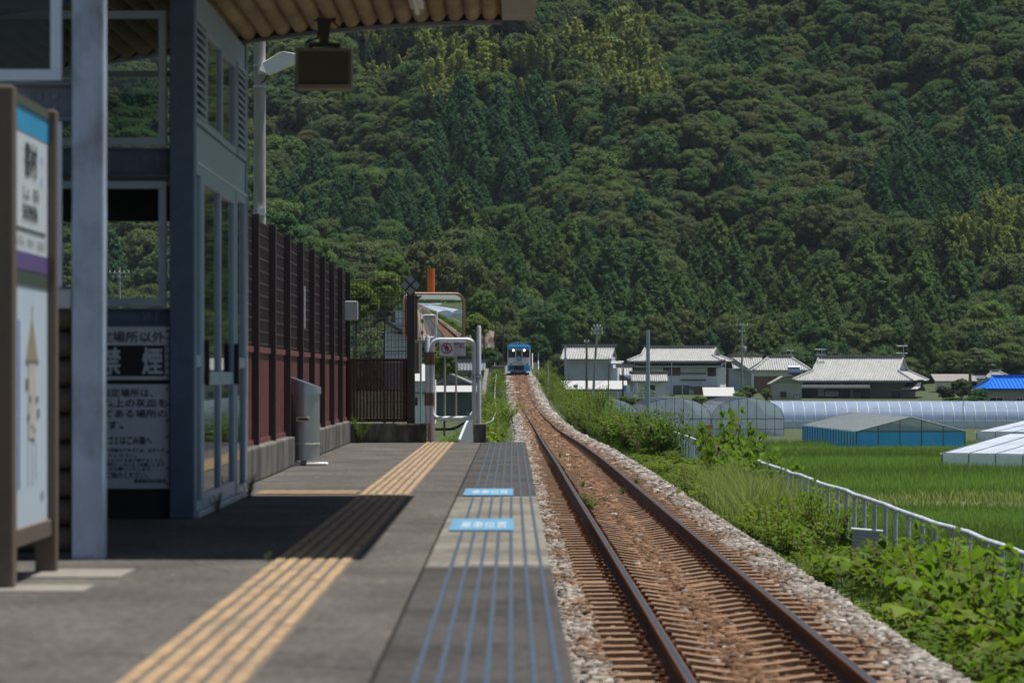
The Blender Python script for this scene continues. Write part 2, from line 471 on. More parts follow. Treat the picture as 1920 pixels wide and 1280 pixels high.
for s in (-1, 1):
    V = []; Fq = []; k = len(rail_prof)
    for y in ys_r:
        c = XC(y) + s * .566; z = ZR(y)
        for a, b in rail_prof: V.append((c + a, y, z + b))
    for i in range(len(ys_r) - 1):
        for j in range(k - 1): Fq.append((i * k + j, (i + 1) * k + j, (i + 1) * k + j + 1, i * k + j + 1))
    r = link('rail', np_mesh('rail', V, Fq, RAILSIDE), track)
    V = []; Fq = []
    for y in ys_r:
        c = XC(y) + s * .566; z = ZR(y) + .001
        for a, b in ((-.019, -.0008), (-.013, .0), (.013, .0), (.019, -.0008)): V.append((c + a, y, z + b))
    for i in range(len(ys_r) - 1):
        for j in range(3): Fq.append((i * 4 + j, i * 4 + j + 1, i * 4 + j + 5, i * 4 + j + 4))
    link('rail_head', np_mesh('rail_head', V, Fq, RAILTOP), r)
def sleeper_mb(mb, oy=0.0, ox=0.0, oz=0.0, w=.13, thick=0.0):
    xs = [-1.0, -.96, -.62, -.5, -.38, -.2, 0, .2, .38, .5, .62, .96, 1.0]
    zs = [-.185, -.158, -.153, -.153, -.160, -.188, -.205, -.188, -.160, -.153, -.153, -.158, -.185]
    vs = []; fs = []; n = len(xs)
    for x, z in zip(xs, zs): vs += [(ox + x, oy - w, oz - .36), (ox + x, oy - w * .8, oz + z), (ox + x, oy + w * .8, oz + z), (ox + x, oy + w, oz - .36)]
    for i in range(n - 1):
        for j in range(3): fs.append((i * 4 + j, (i + 1) * 4 + j, (i + 1) * 4 + j + 1, i * 4 + j + 1))
    fs += [(0, 1, 2, 3), ((n - 1) * 4 + 3, (n - 1) * 4 + 2, (n - 1) * 4 + 1, (n - 1) * 4)]
    mb.add(vs, fs)
def clip_mb(mb, oy=0.0, ox=0.0, oz=0.0, ss=(-1, 1), uu=(-1, 1)):
    for s in ss:
        for u in uu:
            c = ox + s * .566 + u * .105
            mb.box(c - .045, c + .045, oy - .05, oy + .05, oz - .156, oz - .128)
            mb.box(c - .02, c + .02, oy - .02, oy + .02, oz - .128, oz - .095)
smb = MB(); sleeper_mb(smb); sl_me = smb.build('sleeper', SLEEP, track); sl_me.location = (float(XC(21.12)), 21.12, float(ZR(21.12)))
cl0 = []
for s in (-1, 1):
    for u in (-1, 1):
        cmb = MB(); clip_mb(cmb, ss=(s,), uu=(u,)); cl0.append(cmb.build('fastening', FAST, sl_me))
ysl = [.66 * k for k in range(28, 132)]
for k, y in enumerate(ysl):
    if k == 4: continue
    if k >= 101: break
    c = sl_me.copy(); COL.objects.link(c); c.location = (float(XC(y)) + random.Random(k).uniform(-.02, .02), y, float(ZR(y)))
    c.rotation_euler = (0, 0, random.Random(k + 500).uniform(-.012, .012)); c.scale = (1, 1.0 + (.9 if k in (3, 27, 51) else 0), 1)
    for f0 in cl0:
        d = f0.copy(); COL.objects.link(d); d.parent = c
rest = MB()
for k in range(129, 800):
    y = .66 * k
    if y > 500: break
    sleeper_mb(rest, y, float(XC(y)), float(ZR(y)))
    if y < 160: clip_mb(rest, y, float(XC(y)), float(ZR(y)))
tag(rest.build('far_sleepers', SLEEP, track), kind='stuff')

# ------------------------------------------------------------------ platform
ASPH = mat('platform_asphalt', (.076, .069, .063), .95, 0, .55, 22, .6, 90, col2=(.128, .116, .102), scale2=1.6, lo=.35, hi=.7, spec=.12, stretch=(1, .55, 1))
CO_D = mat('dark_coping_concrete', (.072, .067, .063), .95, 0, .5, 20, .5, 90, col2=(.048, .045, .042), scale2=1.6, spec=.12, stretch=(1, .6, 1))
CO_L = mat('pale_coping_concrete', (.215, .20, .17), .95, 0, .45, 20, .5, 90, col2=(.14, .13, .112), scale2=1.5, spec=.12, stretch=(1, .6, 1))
PEND = 50.55
structure(MB().box(-6.2, -.432, -45, PEND, -1.6, 0).build('platform', ASPH))
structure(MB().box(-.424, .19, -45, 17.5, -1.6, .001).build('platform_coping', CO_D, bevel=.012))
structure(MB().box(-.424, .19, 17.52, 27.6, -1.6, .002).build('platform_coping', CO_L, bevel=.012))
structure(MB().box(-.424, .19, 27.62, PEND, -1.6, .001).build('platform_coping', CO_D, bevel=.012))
structure(MB().box(-.432, -.424, -45, PEND, -1.6, -.03).build('platform_joint', mat('joint_dirt', (.05, .045, .03), .95)))
PATCHM = mat('repair_mortar', (.215, .19, .165), .95, 0, .25, 12, .2, 80)
for (x0, x1, y0, y1) in ((-.20, .185, 17.55, 17.95), (-.10, .188, 27.1, 27.55)):
    structure(MB().box(x0, x1, y0, y1, .001, .006).build('mortar_patch', PATCHM))
YEL = mat('worn_yellow_tile', (.33, .22, .118), .9, 0, .4, 12, .2, 90, col2=(.24, .175, .112), scale2=4, lo=.45, hi=.7, stretch=(1, .3, 1))
TBASE = mat('tactile_base_dirt', (.12, .10, .08), .95, 0, .2, 30)
mb = MB(); mb.box(-1.185, -.785, -20, PEND - .1, 0, .004)
structure(mb.build('tactile_paving_base', TBASE))
mb = MB()
rw = random.Random(61)
for k in range(6):
    x = -1.178 + k * .0667
    y = -20.0
    while y < PEND - .12:
        y1 = min(y + .3, PEND - .12); wr = rw.random()
        if wr > -1: mb.box(x + rw.uniform(-.0015, .0015), x + .043 + rw.uniform(-.003, .0015), y + (.03 if wr < .04 else 0), y1 - .007, .004, .0105 - rw.random() * .003)
        y = y1
for k in range(5):
    y = 28.25 + k * .18
    mb.box(-2.0, -1.215, y, y + .10, .001, .008)
structure(mb.build('tactile_paving', YEL, bevel=.002))
BLUEL = mat('blue_edge_line_paint', (.040, .066, .102), .8, 0, .35, 30, .2, 80)
mb = MB()
for k in range(7):
    x = -.302 + k * .0722
    y = -20.0
    while y < PEND - .02:
        y1 = min(y + .3, PEND - .02); mb.box(x, x + .017, y, y1 - .012, .001, .0065); y = y1
structure(mb.build('platform_edge_lines', BLUEL))
STICK = mat('blue_sticker', (.095, .25, .39), .7, 0, .25, 14)
for i, (y0, y1, lab) in enumerate(((21.45, 23.2, 'light blue boarding sticker on the platform edge, nearer of the pair'), (27.75, 29.4, 'light blue boarding sticker on the platform edge, farther of the pair'))):
    t = thing('floor_sticker', lab, 'floor sticker', (-.18, y0, 0.0025), group='boarding stickers on the platform edge')
    mb = MB()
    mb.box(-.195, .19, 0, y1 - y0, .001, .0085); mb.build('sticker_base', STICK, t)
    mb = MB(); write(mb, '乗車位置', .085, (-.135, .42, .0095), (1, 0, 0), (0, 11.5, 0), .285)
    mb.build('lettering', mat('worn_white_ink', (.48, .54, .58), .8, 0, .2, 20), t)
CRK = mat('crack_dirt', (.028, .025, .022), .95)
rc = random.Random(14)
for k in range(9):
    x, y = rc.uniform(-3.0, -.6), rc.uniform(12, 46); a = rc.choice((0, 0, 1.4)) + rc.uniform(-.3, .3); mb = MB()
    for i in range(14):
        L_ = rc.uniform(.08, .2); x2, y2 = x + math.cos(a) * L_, y + math.sin(a) * L_ * 2; w_ = rc.uniform(.003, .007)
        mb.quad((x, y - w_, .0015), (x2, y2 - w_, .0015), (x2, y2 + w_ * 3, .0015), (x, y + w_ * 3, .0015)); x, y = x2, y2; a += rc.uniform(-.45, .45)
    structure(mb.build('platform_crack', CRK))
SPK = mat('pale_droppings', (.42, .41, .38), .9)
mb = MB()
for k in range(70):
    x, y = rc.uniform(-3.2, .1), rc.uniform(10.5, 45); r_ = rc.uniform(.004, .014)
    mb.lathe([(r_, .0025), (r_ * .6, .003)], x, y, 7)
structure(mb.build('platform_specks', SPK))
# concrete footings of the name board
structure(MB().box(-2.25, -1.79, 16.55, 17.25, 0, .005).build('board_footing', PATCHM))
structure(MB().box(-2.3, -1.83, 15.45, 15.95, 0, .005).build('board_footing', PATCHM))

# ------------------------------------------------------------------ station shelter
sh = thing('station_shelter', 'blue steel framed waiting room under a brown ribbed canopy beside the platform', 'shelter', (0, 0, 0))
XW = -2.05
Y0, Y1, Y2 = 18.2, 23.4, 28.15
def ZROOF(x):
    return 3.745 - .036 * x * x if x > -2.1 else 3.745 - .036 * 4.41 - .15 * (-2.1 - x)
for y in (Y0, Y1, Y2 - .16):
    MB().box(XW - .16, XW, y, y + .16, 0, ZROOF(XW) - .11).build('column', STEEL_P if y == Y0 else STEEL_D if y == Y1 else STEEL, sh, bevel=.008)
for y in (Y0, Y1, Y2 - .16):
    MB().box(-5.6, -5.44, y, y + .16, 0, 3.0).build('column', STEEL, sh, bevel=.008)
def beam(x0, x1, y0, y1, z0, z1, m=STEEL_D, axis_x=True):
    mb = MB()
    if axis_x:
        yc = (y0 + y1) / 2
        mb.box(x0, x1, y0, y1, z0, z0 + .014).box(x0, x1, y0, y1, z1 - .014, z1).box(x0, x1, yc - .006, yc + .006, z0 + .014, z1 - .014)
        for bx in (x1 - .09, x1 - .17):
            for bz in (.35, .65):
                mb.tube([(bx, yc - .006, z0 + (z1 - z0) * bz), (bx, yc - .026, z0 + (z1 - z0) * bz)], .018, 6)
    else:
        xc = (x0 + x1) / 2
        mb.box(x0, x1, y0, y1, z0, z0 + .014).box(x0, x1, y0, y1, z1 - .014, z1).box(xc - .006, xc + .006, y0, y1, z0 + .014, z1 - .014)
    return mb.build('beam', m, sh, bevel=.003)
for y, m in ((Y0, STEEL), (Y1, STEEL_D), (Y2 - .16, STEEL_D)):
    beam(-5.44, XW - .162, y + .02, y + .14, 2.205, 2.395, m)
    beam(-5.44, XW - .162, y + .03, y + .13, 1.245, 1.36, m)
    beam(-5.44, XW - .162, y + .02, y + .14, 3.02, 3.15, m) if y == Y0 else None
# side beam plates of the waiting room wall
MB().box(XW - .05, XW - .012, Y1 + .162, Y2 - .162, 2.315, 2.56).build('side_beam', ALU, sh, bevel=.004)
MB().box(XW - .05, XW - .012, Y1 + .162, Y2 - .162, 3.28, 3.46).build('side_beam', ALU, sh, bevel=.004)

# window frames with panes, facing the camera (plane across the platform)
GLASS = glassy('window_glass', (.62, .70, .68))
GLASS_D = glassy('dark_window_glass', (.22, .25, .27))
def window_x(x0, x1, z0, z1, y, bar=.05, pane=GLASS, m=ALU, mull=None, dep=.05):
    mb = MB()
    mb.box(x0, x1, y, y + dep, z0, z0 + bar).box(x0, x1, y, y + dep, z1 - bar, z1)
    mb.box(x0, x0 + bar, y, y + dep, z0 + bar, z1 - bar).box(x1 - bar, x1, y, y + dep, z0 + bar, z1 - bar)
    for mx_ in (mull or ()): mb.box(mx_ - bar / 2, mx_ + bar / 2, y + .004, y + dep - .004, z0 + bar, z1 - bar)
    f = mb.build('window_frame', m, sh, bevel=.003)
    if pane is not None:
        MB().quad((x0 + bar * .8, y + dep / 2, z0 + bar * .8), (x1 - bar * .8, y + dep / 2, z0 + bar * .8), (x1 - bar * .8, y + dep / 2, z1 - bar * .8), (x0 + bar * .8, y + dep / 2, z1 - bar * .8)).build('pane', pane, f)
    return f
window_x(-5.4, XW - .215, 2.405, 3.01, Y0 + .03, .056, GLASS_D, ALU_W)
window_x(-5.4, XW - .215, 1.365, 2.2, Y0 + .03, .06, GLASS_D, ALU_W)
for y, pn in ((Y1 + .04, GLASS), (Y2 - .10, GLASS)):
    window_x(-5.4, XW - .185, 2.41, 3.28, y, .05, pn, ALU)
    window_x(-5.4, XW - .185, 1.37, 2.18, y, .05, None if y > 25 else None, ALU)
# dark shutter box and boarding inside the room
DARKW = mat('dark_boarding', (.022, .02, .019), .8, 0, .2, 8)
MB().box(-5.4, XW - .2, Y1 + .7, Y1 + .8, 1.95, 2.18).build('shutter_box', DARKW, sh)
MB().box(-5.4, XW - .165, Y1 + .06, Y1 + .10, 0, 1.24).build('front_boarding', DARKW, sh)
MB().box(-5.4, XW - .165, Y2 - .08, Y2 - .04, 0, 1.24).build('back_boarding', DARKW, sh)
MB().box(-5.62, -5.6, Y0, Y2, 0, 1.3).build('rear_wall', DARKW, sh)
# half-log cladding on the lower wall near the name board
mb = MB()
for k in range(9):
    z = .10 + k * .14
    mb.tube([(-5.4, Y0 + .08, z), (XW - .17, Y0 + .08, z)], .07, 12)
mb.build('log_cladding', mat('dark_brown_log', (.075, .052, .036), .65, 0, .3, 9, .2, 40, stretch=(.3, 1, 1)), sh, smooth=50)
MB().box(XW - .26, XW - .165, Y0 + .0, Y0 + .03, 1.26, 1.355).build('bracket_plate', GALV, sh, bevel=.003)

# side wall along the platform: louvres, sliding windows, sliding doors
def louvre(y0, y1, z0, z1):
    mb = MB(); b = .035
    mb.box(XW - .05, XW, y0, y1, z0, z0 + b).box(XW - .05, XW, y0, y1, z1 - b, z1).box(XW - .05, XW, y0, y0 + b, z0 + b, z1 - b).box(XW - .05, XW, y1 - b, y1, z0 + b, z1 - b)
    f = mb.build('louvre_frame', ALU, sh, bevel=.002)
    mb = MB(); n = 12; h = (z1 - z0 - 2 * b) / n
    for k in range(n):
        z = z0 + b + k * h
        mb.add([(XW - .045, y0 + b, z + h * .75), (XW - .005, y0 + b, z + .01), (XW - .005, y1 - b, z + .01), (XW - .045, y1 - b, z + h * .75),
                (XW - .045, y0 + b, z + h * .75 + .006), (XW - .005, y0 + b, z + .03), (XW - .005, y1 - b, z + .03), (XW - .045, y1 - b, z + h * .75 + .006)],
               [(0, 3, 2, 1), (4, 5, 6, 7), (0, 1, 5, 4), (1, 2, 6, 5), (2, 3, 7, 6), (3, 0, 4, 7)])
    mb.build('slats', ALU, f)
    MB().quad((XW - .052, y0, z0), (XW - .052, y1, z0), (XW - .052, y1, z1), (XW - .052, y0, z1)).build('backing', BLACK, f)
louvre(Y1 + .17, 24.38, 2.575, 3.275)
louvre(27.15, Y2 - .165, 2.575, 3.275)
def window_y(name, y0, y1, z0, z1, x, bar, pane, m=ALU, rails=(), dep=.045, handle=None):
    mb = MB()
    mb.box(x - dep, x, y0, y1, z0, z0 + bar).box(x - dep, x, y0, y1, z1 - bar, z1)
    mb.box(x - dep, x, y0, y0 + bar, z0 + bar, z1 - bar).box(x - dep, x, y1 - bar, y1, z0 + bar, z1 - bar)
    for a, b in rails: mb.box(x - dep + .003, x - .003, y0 + bar, y1 - bar, a, b)
    f = mb.build(name, m, sh, bevel=.003)
    MB().quad((x - dep / 2, y0 + bar * .8, z0 + bar * .8), (x - dep / 2, y1 - bar * .8, z0 + bar * .8), (x - dep / 2, y1 - bar * .8, z1 - bar * .8), (x - dep / 2, y0 + bar * .8, z1 - bar * .8)).build('pane', pane, f)
    if handle is not None:
        MB().box(x, x + .035, handle - .02, handle + .02, .86, 1.16).build('handle', BLACK, f, bevel=.008)
    return f
GLASS_S = glassy('side_glass', (.16, .18, .18))
window_y('side_window', 24.42, 25.78, 2.575, 3.275, XW - .004, .05, GLASS_S)
window_y('side_window', 25.79, 27.13, 2.575, 3.275, XW - .012, .05, GLASS_S)
window_y('side_light', Y1 + .17, 24.05, .04, 2.3, XW - .004, .06, GLASS_S, rails=((.98, 1.06),))
window_y('sliding_door', 24.08, 25.62, .04, 2.3, XW - .002, .10, GLASS_S, rails=((.86, .95),), handle=24.2)
window_y('sliding_door', 25.63, 27.05, .04, 2.3, XW - .012, .10, GLASS_S, rails=((.86, .95),), handle=26.95)
window_y('side_light', 27.08, Y2 - .165, .04, 2.3, XW - .004, .06, GLASS_S, rails=((.98, 1.06),))
MB().box(XW - .06, XW + .02, Y1 + .165, Y2 - .165, 0, .035).build('door_sill', GALV, sh, bevel=.003)
for y in (25.62,): MB().box(XW - .05, XW + .012, Y1 + .165, Y2 - .165, 2.3, 2.314).build('door_track', ALU_W, sh)

# ribbed canopy
RY0, RY1 = 18.55, 28.25
TAN = mat('tan_roof_lining', (.40, .285, .17), .75, 0, .3, 5, .2, 30, col2=(.22, .145, .08), scale2=2.0, lo=.4, hi=.75, stretch=(1, .35, 1))
pitch = .134
prof = []
x = -6.0
while x < -.09:
    for k in range(8):
        u = k / 8.0
        xx = x + u * pitch
        if xx > -.085: break
        hh = .055 * math.sqrt(max(0, 1 - ((u - .46) / .46) ** 2)) if u < .92 else 0
        prof.append((xx, ZROOF(xx) - hh))
    x += pitch
poly = prof + [(prof[-1][0], ZROOF(prof[-1][0]) + .05)] + [(px_, ZROOF(px_) + .05) for px_ in np.linspace(-.2, -6.0, 16)]
V = [(a, RY0, b) for a, b in prof] + [(a, RY1, b) for a, b in prof]
n = len(prof)
mb = MB(); mb.add(V, [(i, i + 1, n + i + 1, n + i) for i in range(n - 1)])
roof = mb.build('roof_lining', TAN, sh, smooth=60)
mb = MB(); xs = list(np.linspace(-6.0, -.08, 24))
mb.prism([(a, ZROOF(a) + .004) for a in xs] + [(a, ZROOF(a) + .06) for a in xs[::-1]], 1, RY0, RY1)
mb.build('roof_deck', mat('grey_roof_sheet', (.28, .28, .28), .5, .3), sh)
mb = MB(); xs = list(np.linspace(-6.0, -.08, 24))
mb.prism([(a, ZROOF(a) - .062) for a in xs] + [(a, ZROOF(a) + .07) for a in xs[::-1]], 1, RY1 + .002, RY1 + .02)
mb.build('end_flashing', mat('dark_flashing', (.03, .028, .026), .6), sh)
mb = MB()
mb.prism([(a, ZROOF(a) - .085) for a in xs] + [(a, ZROOF(a) - .055) for a in xs[::-1]], 1, RY1 - .02, RY1 + .03)
mb.build('eave_trim', mat('grey_trim', (.23, .24, .26), .5, .2, .15, 7), sh)
MB().box(-.08, .175, RY0, RY1 + .02, 3.69, 3.95).build('gutter', mat('beige_grey_gutter', (.27, .25, .235), .5, .1, .15, 5), sh, bevel=.006)
for y in (Y1 + .08, Y2 - .4):
    if y > 27: continue
    mb = MB(); mb.prism([(a, ZROOF(a) - .16) for a in xs] + [(a, ZROOF(a) - .06) for a in xs[::-1]], 1, y - .04, y + .04)
    mb.build('rafter', STEEL_D, sh)
# fluorescent tube under the canopy
t = thing('tube_light', 'white fluorescent tube fitting under the brown ribbed canopy', 'light', (-.70, 26.2, 3.63))
MB().box(-.05, .05, -.62, .62, .0, .05).build('fitting', WHITE, t, bevel=.004)
MB().bar((0, -.58, -.03), (0, .58, -.03), .02, 10).build('tube', mat('unlit_tube', (.8, .8, .78), .3), t, smooth=40)
# hanging light box sign seen from behind
t = thing('hanging_sign', 'dark sign box hanging from the canopy by a rusty bracket', 'sign', (-1.425, 27.5, 3.09))
BOXM = mat('dim_sign_face', (.085, .07, .045), .6, 0, .15, 4)
MB().box(-.205, .205, -.08, .08, .035, .30).build('box', BOXM, t, bevel=.01)
MB().box(-.195, .2, -.10, .10, 0, .034).build('base_frame', mat('tan_frame', (.30, .235, .16), .6), t, bevel=.006)
mb = MB(); mb.box(-.215, -.19, -.086, .086, .0, .30).box(.19, .215, -.086, .086, 0, .30).box(-.19, .19, -.086, .086, .285, .31)
mb.build('frame', mat('grey_brown_frame', (.20, .175, .14), .5), t, bevel=.004)
mb = MB(); mb.prism([(-.055, .52), (.055, .52), (.03, .34), (-.03, .34)], 1, -.03, .03)
mb.box(-.09, .09, -.05, .05, .52, .54).bar((-.12, 0, .34), (.12, 0, .34), .014, 8).bar((-.1, 0, .31), (-.1, 0, .345), .02, 8).bar((.1, 0, .31), (.1, 0, .345), .02, 8)
mb.build('bracket', mat('rusty_dark_bracket', (.07, .05, .035), .8), t)
MB().tube([(-.13, .0, .31), (-.14, .0, .36), (-.05, 0, .39), (-.03, 0, .5)], .008, 6).build('cable', BLACK, t)
MB().tube([(.06, .0, .52), (.12, .0, .47), (.14, 0, .52), (.12, .0, .58)], .008, 6).build('cable', BLACK, t)

# notice boards on the wall
def notice(x0, x1, z0, z1, y, label, lines, block=None):
    t = thing('notice_board', label, 'notice board', ((x0 + x1) / 2, y, z0))
    W = (x1 - x0) / 2; H = z1 - z0
    MB().box(-W, W, -.008, .004, 0, H).build('panel', mat('faded_white_board', (.50, .56, .62), .5, 0, .08, 4), t, bevel=.002)
    ink = MB(); inv = MB()
    for body, size, x, z, wd in lines: write(ink, body, size, (x - (x0 + x1) / 2, -.0095, z - z0), (1, 0, 0), (0, 0, 1), wd, bold=size * .035)
    if block:
        bx0, bx1, bz0, bz1, body, size, tx, tz, tw = block
        c = (x0 + x1) / 2
        MB().box(bx0 - c, bx1 - c, -.011, -.0085, bz0 - z0, bz1 - z0).build('black_block', BLACK, t)
        write(inv, body, size, (tx - c, -.0125, tz - z0), (1, 0, 0), (0, 0, 1), tw, bold=size * .04)
        inv.build('white_lettering', mat('faded_white_board'), t)
    ink.build('lettering', mat('faded_ink', (.035, .04, .05), .7), t)
    mb = MB(); r_ = random.Random(3)
    for k in range(7):
        for sx in (-W + .012, W - .012): mb.tube([(sx, -.008, .03 + k * (H - .06) / 6), (sx, -.013, .03 + k * (H - .06) / 6)], .008, 6)
    mb.build('screws', BLACK, t)
YB = Y1 + .05
k_ = Y1 / F
def bx(px): return (px - 960) * k_
def bz(py): return CAMZ + (705 - py) * k_
notice(bx(128), bx(316), bz(712), bz(612), YB, 'white no smoking board with large white characters on a black block',
       [('指定場所以外', .075, bx(160), bz(640), bx(307) - bx(160))],
       (bx(134), bx(308), bz(705), bz(647), '禁　煙', .185, bx(187), bz(698), bx(302) - bx(187)))
notice(bx(128), bx(316), bz(916), bz(720), YB, 'white rules board with rows of small black characters under the no smoking board',
       [('喫煙指定場所は、', .058, bx(152), bz(743), bx(285) - bx(152)),
        ('ホーム上の灰皿を', .058, bx(152), bz(762), bx(311) - bx(152)),
        ('置いてある場所の', .058, bx(152), bz(782), bx(311) - bx(152)),
        ('みです。', .058, bx(152), bz(803), bx(230) - bx(152)),
        ('ゴミはごみ箱へ', .056, bx(200), bz(832), bx(283) - bx(200)),
        ('空き缶や弁当の空箱などのゴミは、必ずくず', .026, bx(150), bz(847), bx(307) - bx(150)),
        ('かごにお捨てください。', .026, bx(150), bz(857), bx(255) - bx(150)),
        ('また、線路の上にゴミを投げ捨てることは、', .026, bx(150), bz(866), bx(307) - bx(150)),
        ('危険ですから絶対にしないようお願いします', .026, bx(150), bz(874), bx(307) - bx(150)),
        ('皆様のご協力をお願いいたします。', .026, bx(150), bz(882), bx(285) - bx(150)),
        ('美化にご協力ください。', .04, bx(165), bz(895), bx(275) - bx(165)),
        ('鉄道株式会社駅長', .03, bx(250), bz(905), bx(310) - bx(250))])

# ------------------------------------------------------------------ station name board
t = thing('station_name_board', 'two-panel station name board on brown posts with blue and purple bands', 'name board', (-2.19, 15.8, 0))
BOARD = mat('name_panel_white', (.58, .64, .66), .4, 0, .05, 4)
MB().box(-.16, .03, -.10, .03, 0, 2.18).build('post', BROWNPAINT, t, bevel=.012)
MB().box(-.05, .05, 1.22, 1.32, 0, 2.17).build('post', BROWNPAINT, t, bevel=.012)
MB().box(-.035, .018, .03, 1.22, 2.12, 2.165).build('top_rail', mat('olive_rail', (.07, .075, .055), .5), t)
MB().box(-.03, .014, .03, 1.22, 1.325, 1.39).build('middle_rail', mat('dark_green_rail', (.045, .06, .05), .5), t)
MB().box(-.035, .03, .03, 1.22, .17, .25).build('bottom_rail', BROWNPAINT, t, bevel=.006)
up = MB().box(-.02, .01, .032, 1.218, 1.395, 2.118).build('name_panel', BOARD, t)
MB().box(.01, .0125, .032, 1.218, 2.01, 2.118).build('blue_band', mat('cyan_blue_band', (.03, .30, .52), .4), up)
MB().box(.01, .0125, .032, 1.218, 1.395, 1.475).build('purple_band', mat('purple_band', (.12, .07, .22), .4), up)
mb = MB(); R, U = (0, 1, 0), (0, 0, 1)
write(mb, '書村', .165, (.0135, .40, 1.83), R, U, .42, .006)
write(mb, 'しょ', .07, (.0135, .36, 1.715), R, U, .18, .003); write(mb, 'むら', .07, (.0135, .70, 1.715), R, U, .18, .003)
write(mb, 'SHOMURA', .10, (.0135, .34, 1.62), R, U, .5, .003)
mb.box(.0125, .0138, .05, 1.13, 1.572, 1.582)
for k, c in enumerate(('いずみ', 'かわべ', 'おおの')): write(mb, c, .055, (.0135, .12 + k * .36, 1.50), R, U, .26)
mb.build('lettering', mat('soft_black_ink', (.03, .032, .035), .6), up)
mb = MB(); write(mb, '市内', .05, (.0135, .93, 1.90), R, U, .12); write(mb, '海辺', .05, (.0135, .93, 1.80), R, U, .12)
mb.build('pale_blue_lettering', mat('pale_blue_ink', (.22, .40, .70), .6), up)
lo_ = MB().box(-.02, .01, .032, 1.218, .25, 1.325).build('map_panel', mat('map_panel_white', (.55, .64, .73), .35, 0, .05, 3), t)
MB().box(.01, .0125, .20, .245, .42, 1.17).build('blue_line', mat('royal_blue_ink', (.05, .11, .48), .5), lo_)
mb = MB(); mb.add([(.0128, .46, .99), (.0128, .86, .99), (.0128, .66, 1.19)], [(0, 1, 2)]); mb.build('tan_triangle', mat('tan_ink', (.30, .235, .15), .6), lo_)
mb = MB(); mb.box(.0125, .0138, .44, .88, .98, .992); mb.box(.0125, .0135, .655, .665, 1.19, 1.24)
for k, (y, z, h) in enumerate(((.45, .86, .05), (.55, .80, .03), (.50, .72, .03), (.80, .80, .03), (.84, .73, .04), (.62, .68, .02), (.70, .66, .02), (.66, .62, .02))):
    mb.box(.0125, .0135, y, y + .07, z, z + h)
mb.box(.0125, .0135, .52, .528, .42, .80).box(.0125, .0135, .66, .668, .42, .60).box(.0125, .0135, .78, .788, .45, .62)
write(mb, '案内', .05, (.0135, .95, .35), R, U, .12)
mb.build('map_ink', mat('grey_ink', (.14, .13, .13), .6), lo_)
mb = MB(); mb.box(.0125, .0132, .54, .78, .64, .975); mb.build('pale_tan_block', mat('pale_tan_ink', (.50, .45, .38), .6), lo_)

# ------------------------------------------------------------------ screen fence beside the platform
XF = -2.33
RED = mat('faded_red_panel', (.165, .040, .038), .65, 0, .3, 7, .1, 30, col2=(.10, .032, .030), scale2=3, lo=.45, hi=.7)
DKB = mat('dark_brown_mesh_panel', (.055, .040, .041), .6, 0, .15, 6)
POSTB = mat('dark_brown_post', (.055, .042, .042), .5, .1, .15, 6)
fy = [32.6 + 2.3 * k for k in range(9)]
curb = thing('concrete_curb', 'low weathered concrete curb under the dark screen fence', 'curb', (XF, 28.2, 0))
MB().box(-.24, .11, 0.0, 7.05, 0, .30).build('curb_block', CONC, curb, bevel=.015)
MB().box(-.24, .10, 7.08, PEND - 28.2 - .35, 0, .30).build('curb_block', CONC, curb, bevel=.015)
fence = thing('screen_fence', 'tall screen fence with dark mesh above faded red panels and brown posts', 'fence', (XF, fy[0], .30))
SPLIT = .89; TOP = 2.06
for k, y in enumerate(fy):
    MB().box(-.06, .06, y - fy[0] - .04, y - fy[0] + .04, 0, TOP + .02).build('post', POSTB, fence, bevel=.004)
for k in range(-2, len(fy) - 1):
    a = fy[0] + 2.3 * k - fy[0] + .045; b = a + 2.21
    lo_ = MB()
    nn = 8
    for i in range(nn):                                   # vertical corrugation of the red sheet
        y0 = a + (b - a) * i / nn; y1 = a + (b - a) * (i + .72) / nn; y2 = a + (b - a) * (i + 1) / nn
        lo_.box(-.03, -.004, y0, y1, .04, SPLIT - .05)
        lo_.box(-.03, -.02, y1, y2, .04, SPLIT - .05)
    lo_.box(-.03, .012, a, b, 0, .045).box(-.03, .012, a, b, SPLIT - .055, SPLIT)
    lo_.build('red_panel', RED, fence)
    up = MB()
    up.box(-.02, -.014, a, b, SPLIT + .005, TOP)
    for i in range(11):
        z = SPLIT + .03 + i * (TOP - SPLIT - .04) / 10
        up.box(-.014, -.006, a, b, z - .006, z + .006)
    for i in range(26):
        y = a + (b - a) * (i + .5) / 26; up.box(-.014, -.009, y - .012, y + .012, SPLIT + .005, TOP)
    up.build('mesh_panel', DKB, fence)
for k in (-1, -2):
    MB().box(-.06, .06, 2.3 * k - .04, 2.3 * k + .04, 0, TOP + .02).build('post', POSTB, fence, bevel=.004)
t = thing('paper_strip', 'narrow white strip tied upright on the dark fence post', 'strip', (XF + .068, fy[3] + .05, 1.44))
MB().box(-.006, .006, -.03, .03, 0, .46).build('strip_sheet', WHITE, t)
t = thing('junction_box', 'pale grey junction box on the end post of the screen fence', 'junction box', (XF + .12, 49.3, 1.68))
MB().box(-.06, .10, -.09, .09, 0, .26).build('box', mat('pale_grey_enamel', (.52, .52, .49), .45, 0, .06, 6), t, bevel=.01)
MB().box(.10, .115, -.085, .085, .005, .255).build('lid', mat('pale_grey_enamel'), t, bevel=.004)
MB().box(.115, .125, -.02, .02, .08, .12).build('latch', GALV, t)

